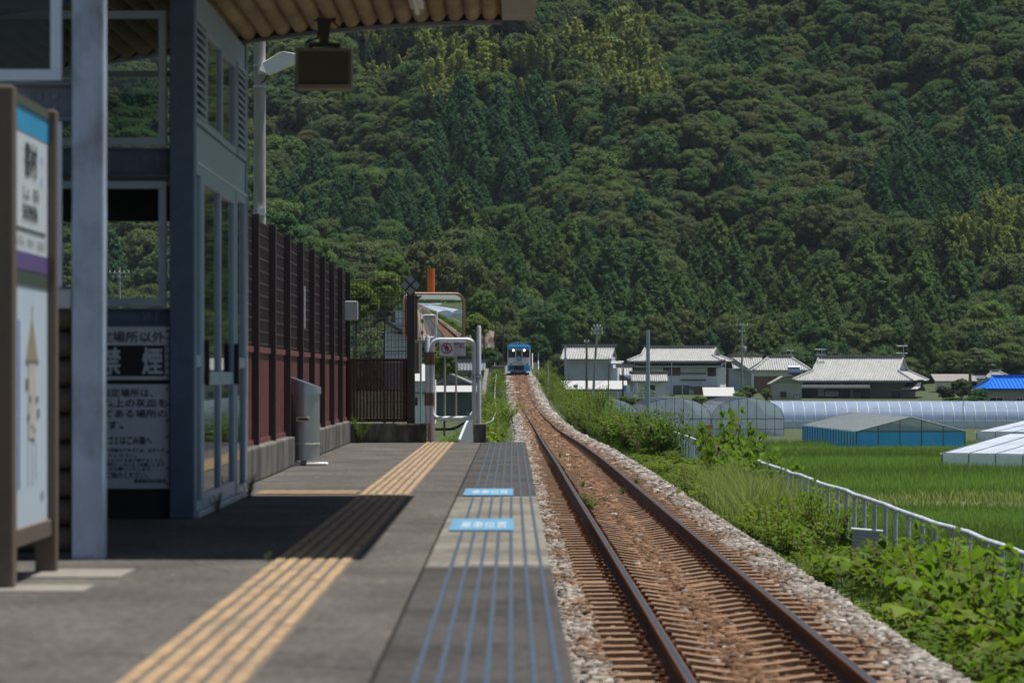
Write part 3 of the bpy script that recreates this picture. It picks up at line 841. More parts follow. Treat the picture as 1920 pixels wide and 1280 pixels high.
# ash bin
t = thing('ash_bin', 'slant topped grey metal ash bin on a white base by the fence', 'bin', (-2.15, 37.45, 0))
BIN = mat('brushed_grey_metal', (.37, .40, .43), .28, .75, .1, 5, stretch=(1, 1, .2))
mb = MB(); nn = 28; r = .165; vs = []; fs = []
for z in (.055, .30, .74): vs += [(r * math.cos(2 * math.pi * k / nn), r * math.sin(2 * math.pi * k / nn), z) for k in range(nn)]
for i in range(2):
    for k in range(nn): fs.append((i * nn + k, i * nn + (k + 1) % nn, (i + 1) * nn + (k + 1) % nn, (i + 1) * nn + k))
fs.append(tuple(range(nn))[::-1])
mb.add(vs, fs); body = mb.build('body', BIN, t, smooth=40)
mb = MB(); r2 = .178; vs = []; fs = []
for k in range(nn):
    a = 2 * math.pi * k / nn; vs.append((r2 * math.cos(a), r2 * math.sin(a), .735))
for k in range(nn):
    a = 2 * math.pi * k / nn; vs.append((r2 * math.cos(a), r2 * math.sin(a), (.865 - .062 * math.cos(a))))
for k in range(nn): fs.append((k, (k + 1) % nn, nn + (k + 1) % nn, nn + k))
fs.append(tuple(nn + k for k in range(nn))); fs.append(tuple(range(nn))[::-1])
mb.add(vs, fs); mb.build('lid', mat('bluish_metal_lid', (.36, .42, .50), .3, .7, .08, 5), t, smooth=40)
MB().box(-.07, .07, -.175, -.160, .455, .50).build('slot_frame', mat('cream_plastic', (.55, .50, .36), .5), t, bevel=.004)
MB().box(-.055, .055, -.178, -.174, .468, .488).build('slot', BLACK, t)
MB().lathe([(.168, .22), (.171, .225), (.168, .23)], n=28, cap=False).build('band', mat('cream_plastic'), t)
mb = MB(); mb.box(-.245, -.03, -.17, .17, .0, .03).box(.03, .245, -.17, .17, 0, .03).box(-.03, .03, -.05, .05, 0, .05)
mb.build('base', WHITE, t, bevel=.01)

# ------------------------------------------------------------------ end of the platform
YE = 50.4
def ex(px): return PX(px, YE)
def ez(py): return PZ(py, YE)
t = thing('end_curb', 'weathered concrete curb across the platform end below the rusty screen', 'curb', (-1.735, YE, 0))
MB().box(-.595, .55, -.16, .14, 0, .265).build('curb_block', CONC, t, bevel=.02)
t = thing('gate_block', 'small dark concrete block carrying the latch post of the gate', 'block', (-.445, YE, 0))
MB().box(-.09, .088, -.12, .12, 0, .265).build('block', CONC, t, bevel=.015)
t = thing('end_screen', 'rusty louvred lower panel with open wire mesh above between dark posts', 'screen', (-1.87, YE, .265))
x0, x1 = ex(653) + 1.87, ex(763) + 1.87
RUSTP = mat('rust_brown_frame', (.085, .032, .026), .65, 0, .25, 9)
H1 = ez(672) - .265; H2 = ez(517) - .265
mb = MB()
mb.box(x0, x1, -.02, .02, .02, .07).box(x0, x1, -.02, .02, H1 - .045, H1).box(x0, x0 + .05, -.02, .02, .07, H1 - .045).box(x1 - .06, x1, -.02, .02, .07, H1 - .045)
mb.build('frame', RUSTP, t, bevel=.003)
mb = MB(); n = 34
for k in range(n):
    z = .075 + k * (H1 - .13) / n
    mb.box(x0 + .05, x1 - .06, -.008, .004, z, z + .0185)
for k in range(15):
    x = x0 + .05 + (k + .5) * (x1 - x0 - .11) / 15
    mb.box(x - .011, x + .011, -.006, .003, .07, H1 - .045)
mb.build('louvred_panel', mat('dark_rust_louvre', (.085, .036, .03), .6, 0, .2, 9), t)
mb = MB()
for k in range(17):
    x = x0 + .02 + k * (x1 - x0 - .04) / 16; mb.bar((x, 0, H1), (x, 0, H2), .0042, 5)
for k in range(12):
    z = H1 + .06 + k * (H2 - H1 - .06) / 11; mb.bar((x0, .006, z), (x1, .006, z), .0035, 5)
for z in (H1 + .10, H2 - .07): mb.bar((x0, .014, z), (x1, .014, z), .009, 6)
mb.build('wire_mesh', mat('dark_wire', (.035, .026, .026), .55, .2), t)
MB().box(ex(763) + 1.87, ex(778) + 1.87, -.055, .055, 0, ez(547) - .265).build('post', POSTB, t, bevel=.006)
t = thing('diamond_marker', 'diamond shaped marker of four grey squares parted by a black cross', 'marker', (ex(770), YE - .08, ez(535)))
mb = MB(); h = .148
mb.prism([(-h, 0), (0, -h), (h, 0), (0, h)], 1, -.004, .006); mb.build('plate', mat('marker_black', (.02, .022, .024), .5), t)
mb = MB(); a = .062
for cx, cz in ((0, .079), (0, -.079), (.079, 0), (-.079, 0)):
    mb.prism([(cx - a, cz), (cx, cz - a), (cx + a, cz), (cx, cz + a)], 1, -.008, -.0041)
mb.build('grey_squares', mat('marker_grey', (.27, .29, .28), .4, 0, .06), t)
mb = MB()
for z in (.085, -.085): mb.tube([(0, -.008, z), (0, -.014, z)], .009, 8)
mb.build('bolts', GALV, t)

# gate
t = thing('tube_gate', 'grey tube gate with rounded corners closing the platform end', 'gate', (ex(850), YE, 0))
GP = mat('grey_blue_gate_paint', (.60, .64, .68), .4, .05, .12, 6)
def gX(px): return ex(px) - ex(850)
MB().tube([(gX(801.5), 0, .265), (gX(801.5), 0, ez(632)), (gX(801.5), 0, ez(628))], [.034, .034, .02], 14).build('hinge_post', GP, t, smooth=50)
MB().tube([(gX(898), 0, .265), (gX(898), 0, ez(614)), (gX(898), 0, ez(610))], [.031, .031, .018], 14).build('latch_post', GP, t, smooth=50)
xl, xr, zt, zb = gX(810), gX(889), ez(637), ez(784)
R_ = .10; pts = []
for cx, cz, a0 in ((xr - R_, zt - R_, 0), (xl + R_, zt - R_, 90), (xl + R_, zb + R_, 180), (xr - R_, zb + R_, 270)):
    for k in range(7):
        a = math.radians(a0 + 15 * k); pts.append((cx + R_ * math.cos(a), -.005, cz + R_ * math.sin(a)))
pts.append(pts[0]); 
MB().tube(pts, .031, 12, cap=False).build('frame', GP, t, smooth=60)
MB().bar((xl, -.005, .0), (xl, -.005, zb + .1), .031, 12).build('leg', GP, t, smooth=50)
MB().bar((gX(889), -.005, .1), (gX(889), -.005, zb + .1), .02, 12).build('leg', GP, t, smooth=50)
for px in (834, 855): MB().bar((gX(px), 0, zb), (gX(px), 0, zt), .014, 10).build('bar', mat('cream_bar', (.42, .41, .36), .5), t, smooth=50)
for a, b in ((660, 684), (736, 760)):
    mb = MB(); mb.bar((gX(801.5), 0, ez(b)), (gX(801.5), 0, ez(a)), .042, 14).bar((xl, -.005, ez(b)), (xl, -.005, ez(a)), .038, 14)
    mb.build('hinge', mat('brown_hinge_band', (.17, .11, .08), .6, 0, .2, 10), t, smooth=50)
mb = MB(); mb.bar((gX(889), -.03, ez(706)), (gX(898), -.03, ez(706)), .014, 8); mb.bar((gX(898), 0, ez(711)), (gX(898), 0, ez(701)), .037, 12); mb.bar((gX(889), -.005, ez(711)), (gX(889), -.005, ez(701)), .036, 12)
mb.build('latch', GALV, t)
t = thing('no_entry_sign', 'white no entry sign with red crossed circle hung on the tube gate', 'sign', (ex(848.5), YE - .045, ez(667)))
sw = ex(873) - ex(848.5); shh = ez(640) - ez(667)
MB().box(-sw, sw, 0, .006, 0, shh).build('plate', mat('sign_white', (.62, .66, .72), .4, 0, .04), t, bevel=.002)
mb = MB(); cx, cz = -sw + .10, shh * .52; ro, ri = .078, .062; vs = []; n = 32
for k in range(n):
    a = 2 * math.pi * k / n; vs += [(cx + ro * math.cos(a), -.002, cz + ro * math.sin(a)), (cx + ri * math.cos(a), -.002, cz + ri * math.sin(a))]
mb.add(vs, [(2 * k, (2 * k + 2) % (2 * n), (2 * k + 3) % (2 * n), 2 * k + 1) for k in range(n)])
a = math.radians(-42); d = Vector((math.cos(a), 0, math.sin(a))); e = Vector((-d.z, 0, d.x)) * .008; c = Vector((cx, -.003, cz))
mb.quad(c - d * .068 - e, c + d * .068 - e, c + d * .068 + e, c - d * .068 + e)
write(mb, '立入禁止', .045, (-sw + .20, -.002, shh * .54), (1, 0, 0), (0, 0, 1), .15, .0015)
mb.build('red_print', mat('sign_red', (.42, .02, .03), .5), t)
mb = MB(); mb.box(cx - .018, cx + .018, -.0015, -.0005, cz - .005, cz + .028).box(cx - .016, cx - .004, -.0015, -.0005, cz - .05, cz - .005).box(cx + .004, cx + .016, -.0015, -.0005, cz - .05, cz - .005)
mb.box(cx - .03, cx - .02, -.0015, -.0005, cz - .015, cz + .026).box(cx + .02, cx + .03, -.0015, -.0005, cz - .015, cz + .026)
mb.lathe([(.001, -.0015), (.014, -.0015), (.014, -.0005), (.001, -.0005)], n=14) if False else mb.prism([(cx + .013 * math.cos(2 * math.pi * k / 14), cz + .042 + .013 * math.sin(2 * math.pi * k / 14)) for k in range(14)], 1, -.0015, -.0005)
write(mb, '関係者以外', .036, (-sw + .20, -.002, shh * .76), (1, 0, 0), (0, 0, 1), .14, .001)
for k, s_ in enumerate(('許可なく立ち入ると', '処罰されます。', '鉄道株式会社')): write(mb, s_, .02, (-sw + .20, -.002, shh * .36 - k * .03), (1, 0, 0), (0, 0, 1), (.15, .11, .13)[k])
mb.build('black_print', mat('sign_black', (.03, .03, .035), .6), t)

# convex mirror on an orange pole, standing below the platform end
YM = 53.2
t = thing('traffic_mirror', 'rounded rectangular convex mirror with orange rim on an orange pole', 'mirror', (PX(808, YM), YM, float(GZ(-1.2, 53.2))))
zb0 = float(GZ(-1.2, 53.2))
ORG = mat('orange_paint', (.62, .17, .035), .45, 0, .1, 5)
MB().bar((0, .09, -.2), (0, .09, PZ(503, YM) - zb0), .056, 18).build('pole', ORG, t, smooth=50)
mx0, mx1 = PX(757, YM) - PX(808, YM), PX(870, YM) - PX(808, YM)
mz0, mz1 = PZ(640, YM) - zb0, PZ(550, YM) - zb0
def rrect(x0, x1, z0, z1, r, n=6):
    o = []
    for cx, cz, a0 in ((x1 - r, z1 - r, 0), (x0 + r, z1 - r, 90), (x0 + r, z0 + r, 180), (x1 - r, z0 + r, 270)):
        for k in range(n + 1):
            a = math.radians(a0 + 90 * k / n); o.append((cx + r * math.cos(a), cz + r * math.sin(a)))
    return o
head = bpy.data.objects.new('mirror_head', None); COL.objects.link(head); head.parent = t
cxm, czm = (mx0 + mx1) / 2, (mz0 + mz1) / 2
head.location = (cxm, -.06, czm); head.rotation_euler = (math.radians(5.5), 0, math.radians(6.5))
hw, hh = (mx1 - mx0) / 2, (mz1 - mz0) / 2
nx, nz = 22, 18; Rm = 2.6; vs = []; fs = []
for j in range(nz + 1):
    for i in range(nx + 1):
        u = -1 + 2 * i / nx; v = -1 + 2 * j / nz
        # squircle grid so that the pane keeps the rim's rounded corners
        x = u * hw * .98; z = v * hh * .98
        lim = .12
        if abs(x) > hw - lim and abs(z) > hh - lim:
            dx, dz = abs(x) - (hw - lim), abs(z) - (hh - lim); L = math.hypot(dx, dz); m_ = max(dx, dz)
            if L > 0: x = math.copysign(hw - lim + dx * m_ / L, x); z = math.copysign(hh - lim + dz * m_ / L, z)
        vs.append((x, -.02 - (math.sqrt(Rm * Rm - x * x - z * z) - Rm) * -1 * -1 - .0, z))
for j in range(nz):
    for i in range(nx): fs.append((j * (nx + 1) + i, j * (nx + 1) + i + 1, (j + 1) * (nx + 1) + i + 1, (j + 1) * (nx + 1) + i))
mb = MB(); mb.add([(x, -.09 + (x * x + z * z) / (2 * Rm), z) for x, y, z in vs], fs)
mb.build('mirror_face', mat('mirror_silver', (.86, .88, .9), .015, 1.0, .0), head, smooth=60)
out = rrect(-hw - .012, hw + .012, -hh - .012, hh + .012, .13); inn = rrect(-hw + .012, hw - .012, -hh + .012, hh - .012, .11)
n = len(out); mb = MB()
vs = [(a, -.10, b) for a, b in out] + [(a, -.10, b) for a, b in inn] + [(a, .02, b) for a, b in out] + [(a, .02, b) for a, b in inn]
fs = []
for k in range(n):
    l = (k + 1) % n; fs += [(k, l, n + l, n + k), (k, 2 * n + k, 2 * n + l, l), (n + k, n + l, 3 * n + l, 3 * n + k)]
fs.append(tuple(2 * n + k for k in range(n)))
mb.add(vs, fs); mb.build('rim', mat('faded_orange_rim', (.58, .36, .23), .5, 0, .2, 6), head)

# handrail going down from the platform end, and weeds there come later
def railing(name, label, pts, h, gap, panel=False, cat='railing', r=.022, group=None, m=None):
    o = thing(name, label, cat, pts[0], group=group); p0 = Vector(pts[0]); m = m or mat('white_railing', (.58, .62, .66), .45, .1, .1, 6)
    P_ = [Vector(p) - p0 for p in pts]
    MB().tube([p + Vector((0, 0, h)) for p in P_], r, 8).build('top_rail', m, o, smooth=50)
    if not panel: MB().tube([p + Vector((0, 0, h * .5)) for p in P_], r * .8, 8).build('mid_rail', m, o, smooth=50)
    tot = sum((P_[i + 1] - P_[i]).length for i in range(len(P_) - 1)); n = max(2, int(tot / gap) + 1)
    for k in range(n):
        s = tot * k / (n - 1); i = 0
        while i < len(P_) - 2 and s > (P_[i + 1] - P_[i]).length: s -= (P_[i + 1] - P_[i]).length; i += 1
        q_ = P_[i] + (P_[i + 1] - P_[i]).normalized() * s
        MB().bar(q_ + Vector((0, 0, -.3)), q_ + Vector((0, 0, h)), r * .8, 6).build('baluster' if panel else 'post', m, o, smooth=50)
    return o
railing('handrail', 'white barred handrail sloping away beyond the tube gate', [(-.76, 52, -.92), (-.77, 60, -.80), (-.8, 74, -.72)], .92, .45, True)

# concrete pole with street lamp behind the screen fence
yp = 62.0
t = thing('utility_pole', 'thick concrete utility pole rising behind the shelter and fence', 'utility pole', (PX(487, yp), yp, -1.5))
CPOLE = mat('pole_concrete', (.46, .45, .43), .8, 0, .15, 4, .2, 30, col2=(.30, .29, .27), scale2=1.5, stretch=(1, 1, .2))
MB().tube([(0, 0, 0), (0, 0, 11.5)], [.118, .092], 20).build('shaft', CPOLE, t, smooth=50)
z_ = PZ(398, yp) + 1.5
MB().box(-.03, .10, -.16, -.09, z_ - .06, z_ + .06).build('number_plate', mat('pale_blue_plate', (.66, .72, .78), .4), t)
mb = MB()
for py in (123, 163, 400): mb.lathe([(.113, PZ(py, yp) + 1.48), (.117, PZ(py, yp) + 1.5), (.113, PZ(py, yp) + 1.52)], n=20, cap=False)
mb.build('band', GALV, t)
zl = PZ(128, yp)
t = thing('street_lamp', 'white angular street lamp clamped to the concrete utility pole', 'street lamp', (PX(487, yp), yp - .1, zl))
mb = MB()
hx0, hx1 = .0, PX(558, yp) - PX(487, yp)
vs = [(hx0, -.10, -.06), (hx0, .10, -.06), (hx0 + .05, -.07, .08), (hx0 + .05, .07, .08), (hx0 + .40, -.13, .27), (hx0 + .40, .13, .27), (hx1 - .02, -.10, .235), (hx1 - .02, .10, .235), (hx1, -.10, .07), (hx1, .10, .07), (hx0 + .17, -.13, -.13), (hx0 + .17, .13, -.13)]
fs = [(0, 2, 3, 1), (2, 4, 5, 3), (4, 6, 7, 5), (6, 8, 9, 7), (0, 10, 8, 6, 4, 2), (1, 3, 5, 7, 9, 11), (0, 1, 11, 10), (10, 11, 9, 8)]
mb.add(vs, fs); mb.build('lamp_housing', WHITE, t, bevel=.012)
MB().tube([(.14, 0, -.13), (.11, 0, -.18), (.08, 0, -.24), (.03, 0, -.26)], .012, 6).build('cable', BLACK, t)
MB().box(-.02, .09, -.05, .05, -.12, .06).build('clamp', GALV, t)

# ------------------------------------------------------------------ guard fence along the paddy side
GF = mat('weathered_pipe', (.58, .63, .70), .5, .1, .18, 8, .1, 40, col2=(.42, .46, .52), scale2=2.5)
gf = thing('guard_fence', 'long grey pipe guard fence with close posts beside the paddies', 'fence', (4.8, 27, -.74))
rg = random.Random(11)
pts = []
for k in range(0, 76):
    y = 1.4 * k; pts.append((.02 * rg.uniform(-1, 1), y, .009 * rg.uniform(-1, 1)))
MB().tube(pts, .032, 10).build('top_rail', GF, gf, smooth=60)
for k, p in enumerate(pts):
    if k % 1: continue
    MB().tube([(p[0], p[1], -1.5), (p[0], p[1], p[2])], .028, 9).build('post', GF, gf, smooth=60)
    MB().tube([(p[0], p[1], p[2] - .06), (p[0], p[1], p[2] - .045)], .036, 9).build('collar', GF, gf)
t = thing('corrugated_sheet', 'small grey corrugated sheet leaning at the foot of the pipe fence', 'sheet', (4.62, 47.2, -1.76))
mb = MB(); n = 40
for i in range(2):
    pass
vs = []; fs = []
for j in range(29):
    z = .02 + j * .024
    for i, x in enumerate(np.linspace(-.20, .20, 6)): vs.append((x, .015 * (j % 2) + x * .5, z - .12 * (x + .2)))
for j in range(28):
    for i in range(5): fs.append((j * 6 + i, j * 6 + i + 1, (j + 1) * 6 + i + 1, (j + 1) * 6 + i))
mb.add(vs, fs); mb.build('sheet_metal', mat('corrugated_grey', (.36, .36, .37), .5, .3, .15, 8), t)
MB().tube([(-.22, -.1, .70), (.21, .1, .66)], .018, 8).build('edge_pipe', GF, t)
far_pts = [(float(XC(y)) + 2.75, float(y), float(ZR(y)) - .55) for y in range(140, 330, 12)]
railing('trackside_railing', 'thin pale railing half sunk in shrubs on the far right verge', far_pts[:7], .95, 3.0, cat='railing')
farl = [(float(XC(y)) - 2.7, float(y), float(ZR(y)) - .5) for y in range(140, 420, 12)]
railing('trackside_railing', 'thin white railing running down the left verge towards the train', farl, .95, 4.0, cat='railing')

# ------------------------------------------------------------------ diesel railcar
YT = 442.0
tx, tz = float(XC(YT)), float(ZR(YT))
tr = thing('railcar', 'blue and white single railcar with two lit headlights coming round the line', 'train', (tx, YT, tz))
TBLUE = mat('railcar_blue', (.05, .42, .95), .3, 0, .05, 2, coat=.4)
TSIL = mat('railcar_silver_white', (.84, .87, .92), .35, 0, .25, 1.2, col2=(.52, .60, .72), scale2=1.8)
DGL = mat('dark_cab_glass', (.018, .018, .018), .08, 0, 0, 1, spec=.7)
Wt = 1.4; Lt = 18.0
def tsec(z0, z1, y0, y1, r=.22, w=Wt):
    o = [(-w, y1), (-w, y0 + r), (-w + r * .3, y0 + r * .3), (-w + r, y0), (w - r, y0), (w - r * .3, y0 + r * .3), (w, y0 + r), (w, y1)]
    return MB().prism(o, 2, z0, z1)
tsec(1.02, 2.9, 0, Lt).build('body', TSIL, tr, bevel=.02)
tsec(.30, 1.015, .03, Lt).build('skirt', TBLUE, tr, bevel=.02)
tsec(2.905, 3.44, -.02, Lt).build('blue_band', TBLUE, tr, bevel=.06)
mb = MB(); pr = [(-1.25, 3.445), (-1.05, 3.62), (-.75, 3.80), (-.35, 3.92), (0, 3.95), (.35, 3.92), (.75, 3.80), (1.05, 3.62), (1.25, 3.445)]
mb.prism(pr, 1, .3, Lt); mb.build('roof', mat('grey_roof_paint', (.27, .29, .31), .6), tr)
MB().box(-.3, .3, .25, .5, 3.5, 3.72).build('roof_unit', mat('grey_roof_paint'), tr, bevel=.03)
MB().bar((.05, .2, 3.5), (.05, .2, 4.02), .035, 8).build('horn', BLACK, tr)
for s in (-1, 1):
    MB().box(.43 * s if s > 0 else -1.30, 1.30 if s > 0 else -.43, -.012, .05, 1.98, 2.93).build('windscreen', DGL, tr, bevel=.02)
    MB().bar((s * .92, -.02, 1.98), (s * .62, -.03, 2.5), .012, 6).build('wiper', BLACK, tr)
    hl = MB().tube([(s * .66, -.05, 2.86), (s * .66, .02, 2.86)], .125, 18).build('headlight', mat('headlight_glow', (1, .85, .6), .3, emit=(1.0, .72, .40), estr=4.0), tr)
    MB().lathe([(.15, -.03), (.21, -.03), (.21, .04), (.15, .04), (.15, -.03)], n=18, cap=False).xf(Matrix.Translation((s * .66, 0, 2.86)) @ Matrix.Rotation(math.radians(90), 4, 'X')).build('rim', mat('headlight_rim', (.55, .40, .25), .35, .3), hl)
    MB().box(s * 1.0 - .12, s * 1.0 + .12, -.01, .03, 1.08, 1.22).build('tail_light', mat('dim_red_lens', (.2, .03, .03), .3), tr)
    for k in range(6): MB().box(s * 1.398 - .012, s * 1.398 + .012, 2.6 + k * 2.5, 4.1 + k * 2.5, 1.95, 2.85).build('side_window', DGL, tr)
    for yy in (2.2, Lt - 2.2):
        mb = MB()
        for k in (-1.0, 1.0): mb.tube([(s * .55, yy + k, .43), (s * .68, yy + k, .43)], .43, 20)
        mb.build('wheelset', mat('wheel_steel', (.06, .05, .05), .6, .5), tr)
d_ = MB().box(-.40, .40, -.03, .04, 1.06, 2.93).build('gangway_door', mat('door_silver', (.55, .60, .66), .35, 0, .06), tr, bevel=.01)
MB().box(-.32, .32, -.036, -.03, 1.95, 2.82).build('door_window', DGL, d_)
MB().box(-.38, .38, -.045, -.03, 2.84, 2.96).build('destination_frame', GALV, d_)
hm = MB(); hm.prism([(.30 * math.cos(2 * math.pi * k / 28), 1.86 + .30 * math.sin(2 * math.pi * k / 28)) for k in range(28)], 1, -.07, -.045)
hm = hm.build('headmark', mat('headmark_blue', (.05, .33, .62), .4), tr)
mb = MB(); mb.prism([(.10 * math.cos(2 * math.pi * k / 16), 1.93 + .12 * math.sin(2 * math.pi * k / 16)) for k in range(16)], 1, -.078, -.07); mb.box(-.12, .12, -.078, -.07, 1.72, 1.80)
mb.build('emblem', mat('headmark_yellow', (.65, .48, .10), .4), hm)
mb = MB(); mb.box(-.22, .22, -.0785, -.071, 1.655, 1.70); mb.build('emblem_text', mat('headmark_navy', (.03, .06, .22), .5), hm)
MB().box(-.62, .62, -.02, .05, .42, 1.0).build('coupler_recess', BLACK, tr)
MB().box(-.16, .16, -.35, .1, .72, .98).build('coupler', mat('coupler_steel', (.06, .06, .06), .5, .5), tr, bevel=.03)
MB().box(-1.2, -.70, -.02, .06, .50, .95).build('jumper_box', mat('jumper_dark', (.02, .05, .12), .5), tr)

# ------------------------------------------------------------------ halt stairway and stonework by the train
ys_ = 437.0; cx_ = PX(1000.5, ys_)
t = thing('stairway', 'short white railed stairway climbing beside the railcar', 'stairs', (PX(1004, ys_), ys_, tz - .5))
mb = MB()
for k in range(9): mb.box(-.32, .32, k * .28, 2.8, k * .21, (k + 1) * .21)
mb.build('steps', mat('stair_concrete', (.42, .40, .36), .85, 0, .15, 5), t)
WR = mat('white_railing')
for s in (-.36, .36):
    mb = MB(); mb.tube([(s, 0, .0), (s, 0, 1.0), (s, 2.6, 2.95), (s, 2.6, 1.9)], .045, 8)
    for k in range(1, 6): mb.bar((s, k * .45, k * .34), (s, k * .45, 1.0 + k * .337), .035, 6)
    mb.build('handrail', WR, t)
MB().box(.34, .42, 1.4, 3.4, 2.0, 3.0).build('side_panel', mat('pale_blue_panel', (.5, .56, .62), .5), t)
t = thing('stone_abutment', 'small dark stone abutment with an arch left of the track', 'abutment', (PX(934, 430), 430, -.2))
mb = MB(); mb.box(-.7, .75, 0, 3, 1.9, 2.35).box(.25, .65, 0, 3, -1.5, 1.9).box(-.7, -.5, 0, 3, -1.5, 1.9)
mb.build('masonry', mat('dark_stone', (.16, .145, .13), .9, 0, .3, 1.5, .6, 6), t, bevel=.05)
MB().bar((-.4, 1, 2.3), (-.4, 1, 4.1), .06, 8).build('marker_post', WR, t)
t = thing('retaining_wall', 'dark mossy retaining wall sloping up beside the left verge', 'wall', (PX(925, 330), 330, float(GZ(-3, 330)) - .5))
mb = MB(); mb.prism([(0, 0), (60, 0), (60, 4.6), (34, 3.4), (0, 1.2)], 0, -1.2, -.8); mb.build('wall_face', mat('dark_stone'), t)
t = thing('earth_bank', 'bare reddish earth bank with grey rubble on top', 'bank', (PX(893, 455), 455, 4.4))
bm_v = []; n1, n2 = 12, 8
rb = random.Random(4); mb = MB(); vs = []; fs = []
for j in range(n2 + 1):
    for i in range(n1 + 1):
        u = i / n1; v = j / n2
        vs.append((-2.4 + 4.6 * u + rb.uniform(-.1, .1), 2.4 * v + rb.uniform(-.15, .15), 2.6 * math.sin(math.pi * .5 * min(1, v * 1.6)) * (.75 + .25 * math.sin(math.pi * u)) + rb.uniform(-.2, .2)))
for j in range(n2):
    for i in range(n1): fs.append((j * (n1 + 1) + i, j * (n1 + 1) + i + 1, (j + 1) * (n1 + 1) + i + 1, (j + 1) * (n1 + 1) + i))
mb.add(vs, fs); mb.build('earth', mat('red_earth', (.20, .10, .055), .95, 0, .35, 2, .8, 6, col2=(.22, .19, .16), scale2=.6), t)

# ------------------------------------------------------------------ village houses
TILE = mat('grey_roof_tile', (.38, .38, .375), .55, .0, .25, 2.2, .2, 20, col2=(.23, .23, .225), scale2=.9, lo=.45, hi=.75, spec=.6)
TILED = mat('dark_roof_tile', (.085, .088, .095), .55, 0, .2, 3)
TILEG = mat('blue_grey_roof_tile', (.17, .19, .21), .5, 0, .15, 3)
PLAST = mat('white_plaster', (.84, .85, .92), .7, 0, .08, 1.2)
PLASTG = mat('grey_plaster', (.56, .58, .68), .75, 0, .1, 1.0)
WOOD = mat('brown_board_wall', (.16, .095, .065), .75, 0, .2, 4, stretch=(3, 1, .3))
GREYW = mat('grey_brown_wall', (.175, .16, .15), .8, 0, .12, 2)
DARKG = mat('dark_house_opening', (.02, .02, .02), .4)
EAVE = mat('dark_eave_wood', (.045, .035, .03), .8)
RIDGE = mat('dark_ridge_tile', (.17, .17, .175), .55, 0, .15, 5)
WHITER = mat('white_sheet_roof', (.46, .46, .45), .45, 0, .06, 2)

def roof_parts(par, x0, x1, y0, y1, ze, zr, h=0.0, tm=0.0, tile=TILE, name='roof', rib=.36, ends=(True, True), gable=PLAST):
    """tiled roof, ridge along X. h: how far the ridge is set in from the ends; tm: height share of the hipped skirt"""
    yc = (y0 + y1) / 2; D = (y1 - y0) / 2
    base = MB(); ribs = MB()
    zm = ze + (zr - ze) * tm
    hl = h if ends[0] else 0; hr = h if ends[1] else 0
    def sl(x, t, side): return (x, (y0 + D * t) if side < 0 else (y1 - D * t), ze + (zr - ze) * t)
    for side in (-1, 1):
        if h > 0:
            ptsl = [sl(x0, 0, side), sl(x1, 0, side)]
            if hr: ptsl += [sl(x1 - hr, tm, side), sl(x1 - hr, 1, side)]
            else: ptsl += [sl(x1, 1, side)]
            if hl: ptsl += [sl(x0 + hl, 1, side), sl(x0 + hl, tm, side)]
            else: ptsl += [sl(x0, 1, side)]
        else: ptsl = [sl(x0, 0, side), sl(x1, 0, side), sl(x1, 1, side), sl(x0, 1, side)]
        if side > 0: ptsl = ptsl[::-1]
        n = len(ptsl); base.add(ptsl, [tuple(range(n))])
        base.add([(p[0], p[1], p[2] - .14) for p in ptsl], [tuple(range(n))[::-1]])
    for xe, hh_, s in ((x0, hl, -1), (x1, hr, 1)):
        if hh_ > 0:
            xi = xe - s * hh_
            ptsl = [(xe, y0, ze), (xe, y1, ze), (xi, y1 - D * tm, zm), (xi, y0 + D * tm, zm)]
            base.add(ptsl if s > 0 else ptsl[::-1], [(0, 1, 2, 3)])
            if tm < 1:
                g = MB(); xg = xi - s * .25
                g.add([(xg, y0 + D * tm, zm), (xg, y1 - D * tm, zm), (xg, yc, zr - .1)], [(0, 1, 2)])
                g.build('gable', gable, par)
    base.box(x0 + .02, x1 - .02, y0 + .02, y0 + .1, ze - .22, ze - .02)
    r = base.build(name, tile, par)
    k = 0; x = x0 + rib * .5
    while x < x1:
        t1 = 1.0
        if hl and x < x0 + hl: t1 = (x - x0) / hl * tm
        if hr and x > x1 - hr: t1 = (x1 - x) / hr * tm
        if t1 > .04:
            a = sl(x, 0, -1); b = sl(x, t1, -1); q_ = rib * .27
            ribs.add([(x - q_, a[1], a[2] - .02), (x, a[1], a[2] + .17), (x + q_, a[1], a[2] - .02), (x - q_, b[1], b[2] - .0), (x, b[1], b[2] + .17), (x + q_, b[1], b[2])],
                     [(0, 1, 4, 3), (1, 2, 5, 4), (0, 2, 1)])
        x += rib
    ribs.build('tile_rows', tile, r)
    mb = MB(); mb.box(x0 + hl - .25, x1 - hr + .25, yc - .16, yc + .16, zr - .02, zr + .34); mb.build('ridge_cap', RIDGE if tile is TILE else tile, r, bevel=.03)
    mb = MB(); mb.box(x0 + hl - .35, x1 - hr + .35, yc - .2, yc + .2, zr + .342, zr + .42); mb.build('ridge_top', tile, r)
    if h > 0:
        def hip(a, b): MB().tube([a, b], .15, 6).build('hip_ridge', tile, r)
        for xe, hh_, s in ((x0, hl, -1), (x1, hr, 1)):
            if hh_ > 0:
                xi = xe - s * hh_
                hip((xe, y0, ze + .08), (xi, y0 + D * tm, zm + .12)); hip((xe, y1, ze + .08), (xi, y1 - D * tm, zm + .12))
                if tm < 1: hip((xi, y0 + D * tm, zm + .12), (xi, yc, zr + .1)); hip((xi, y1 - D * tm, zm + .12), (xi, yc, zr + .1))
    return r
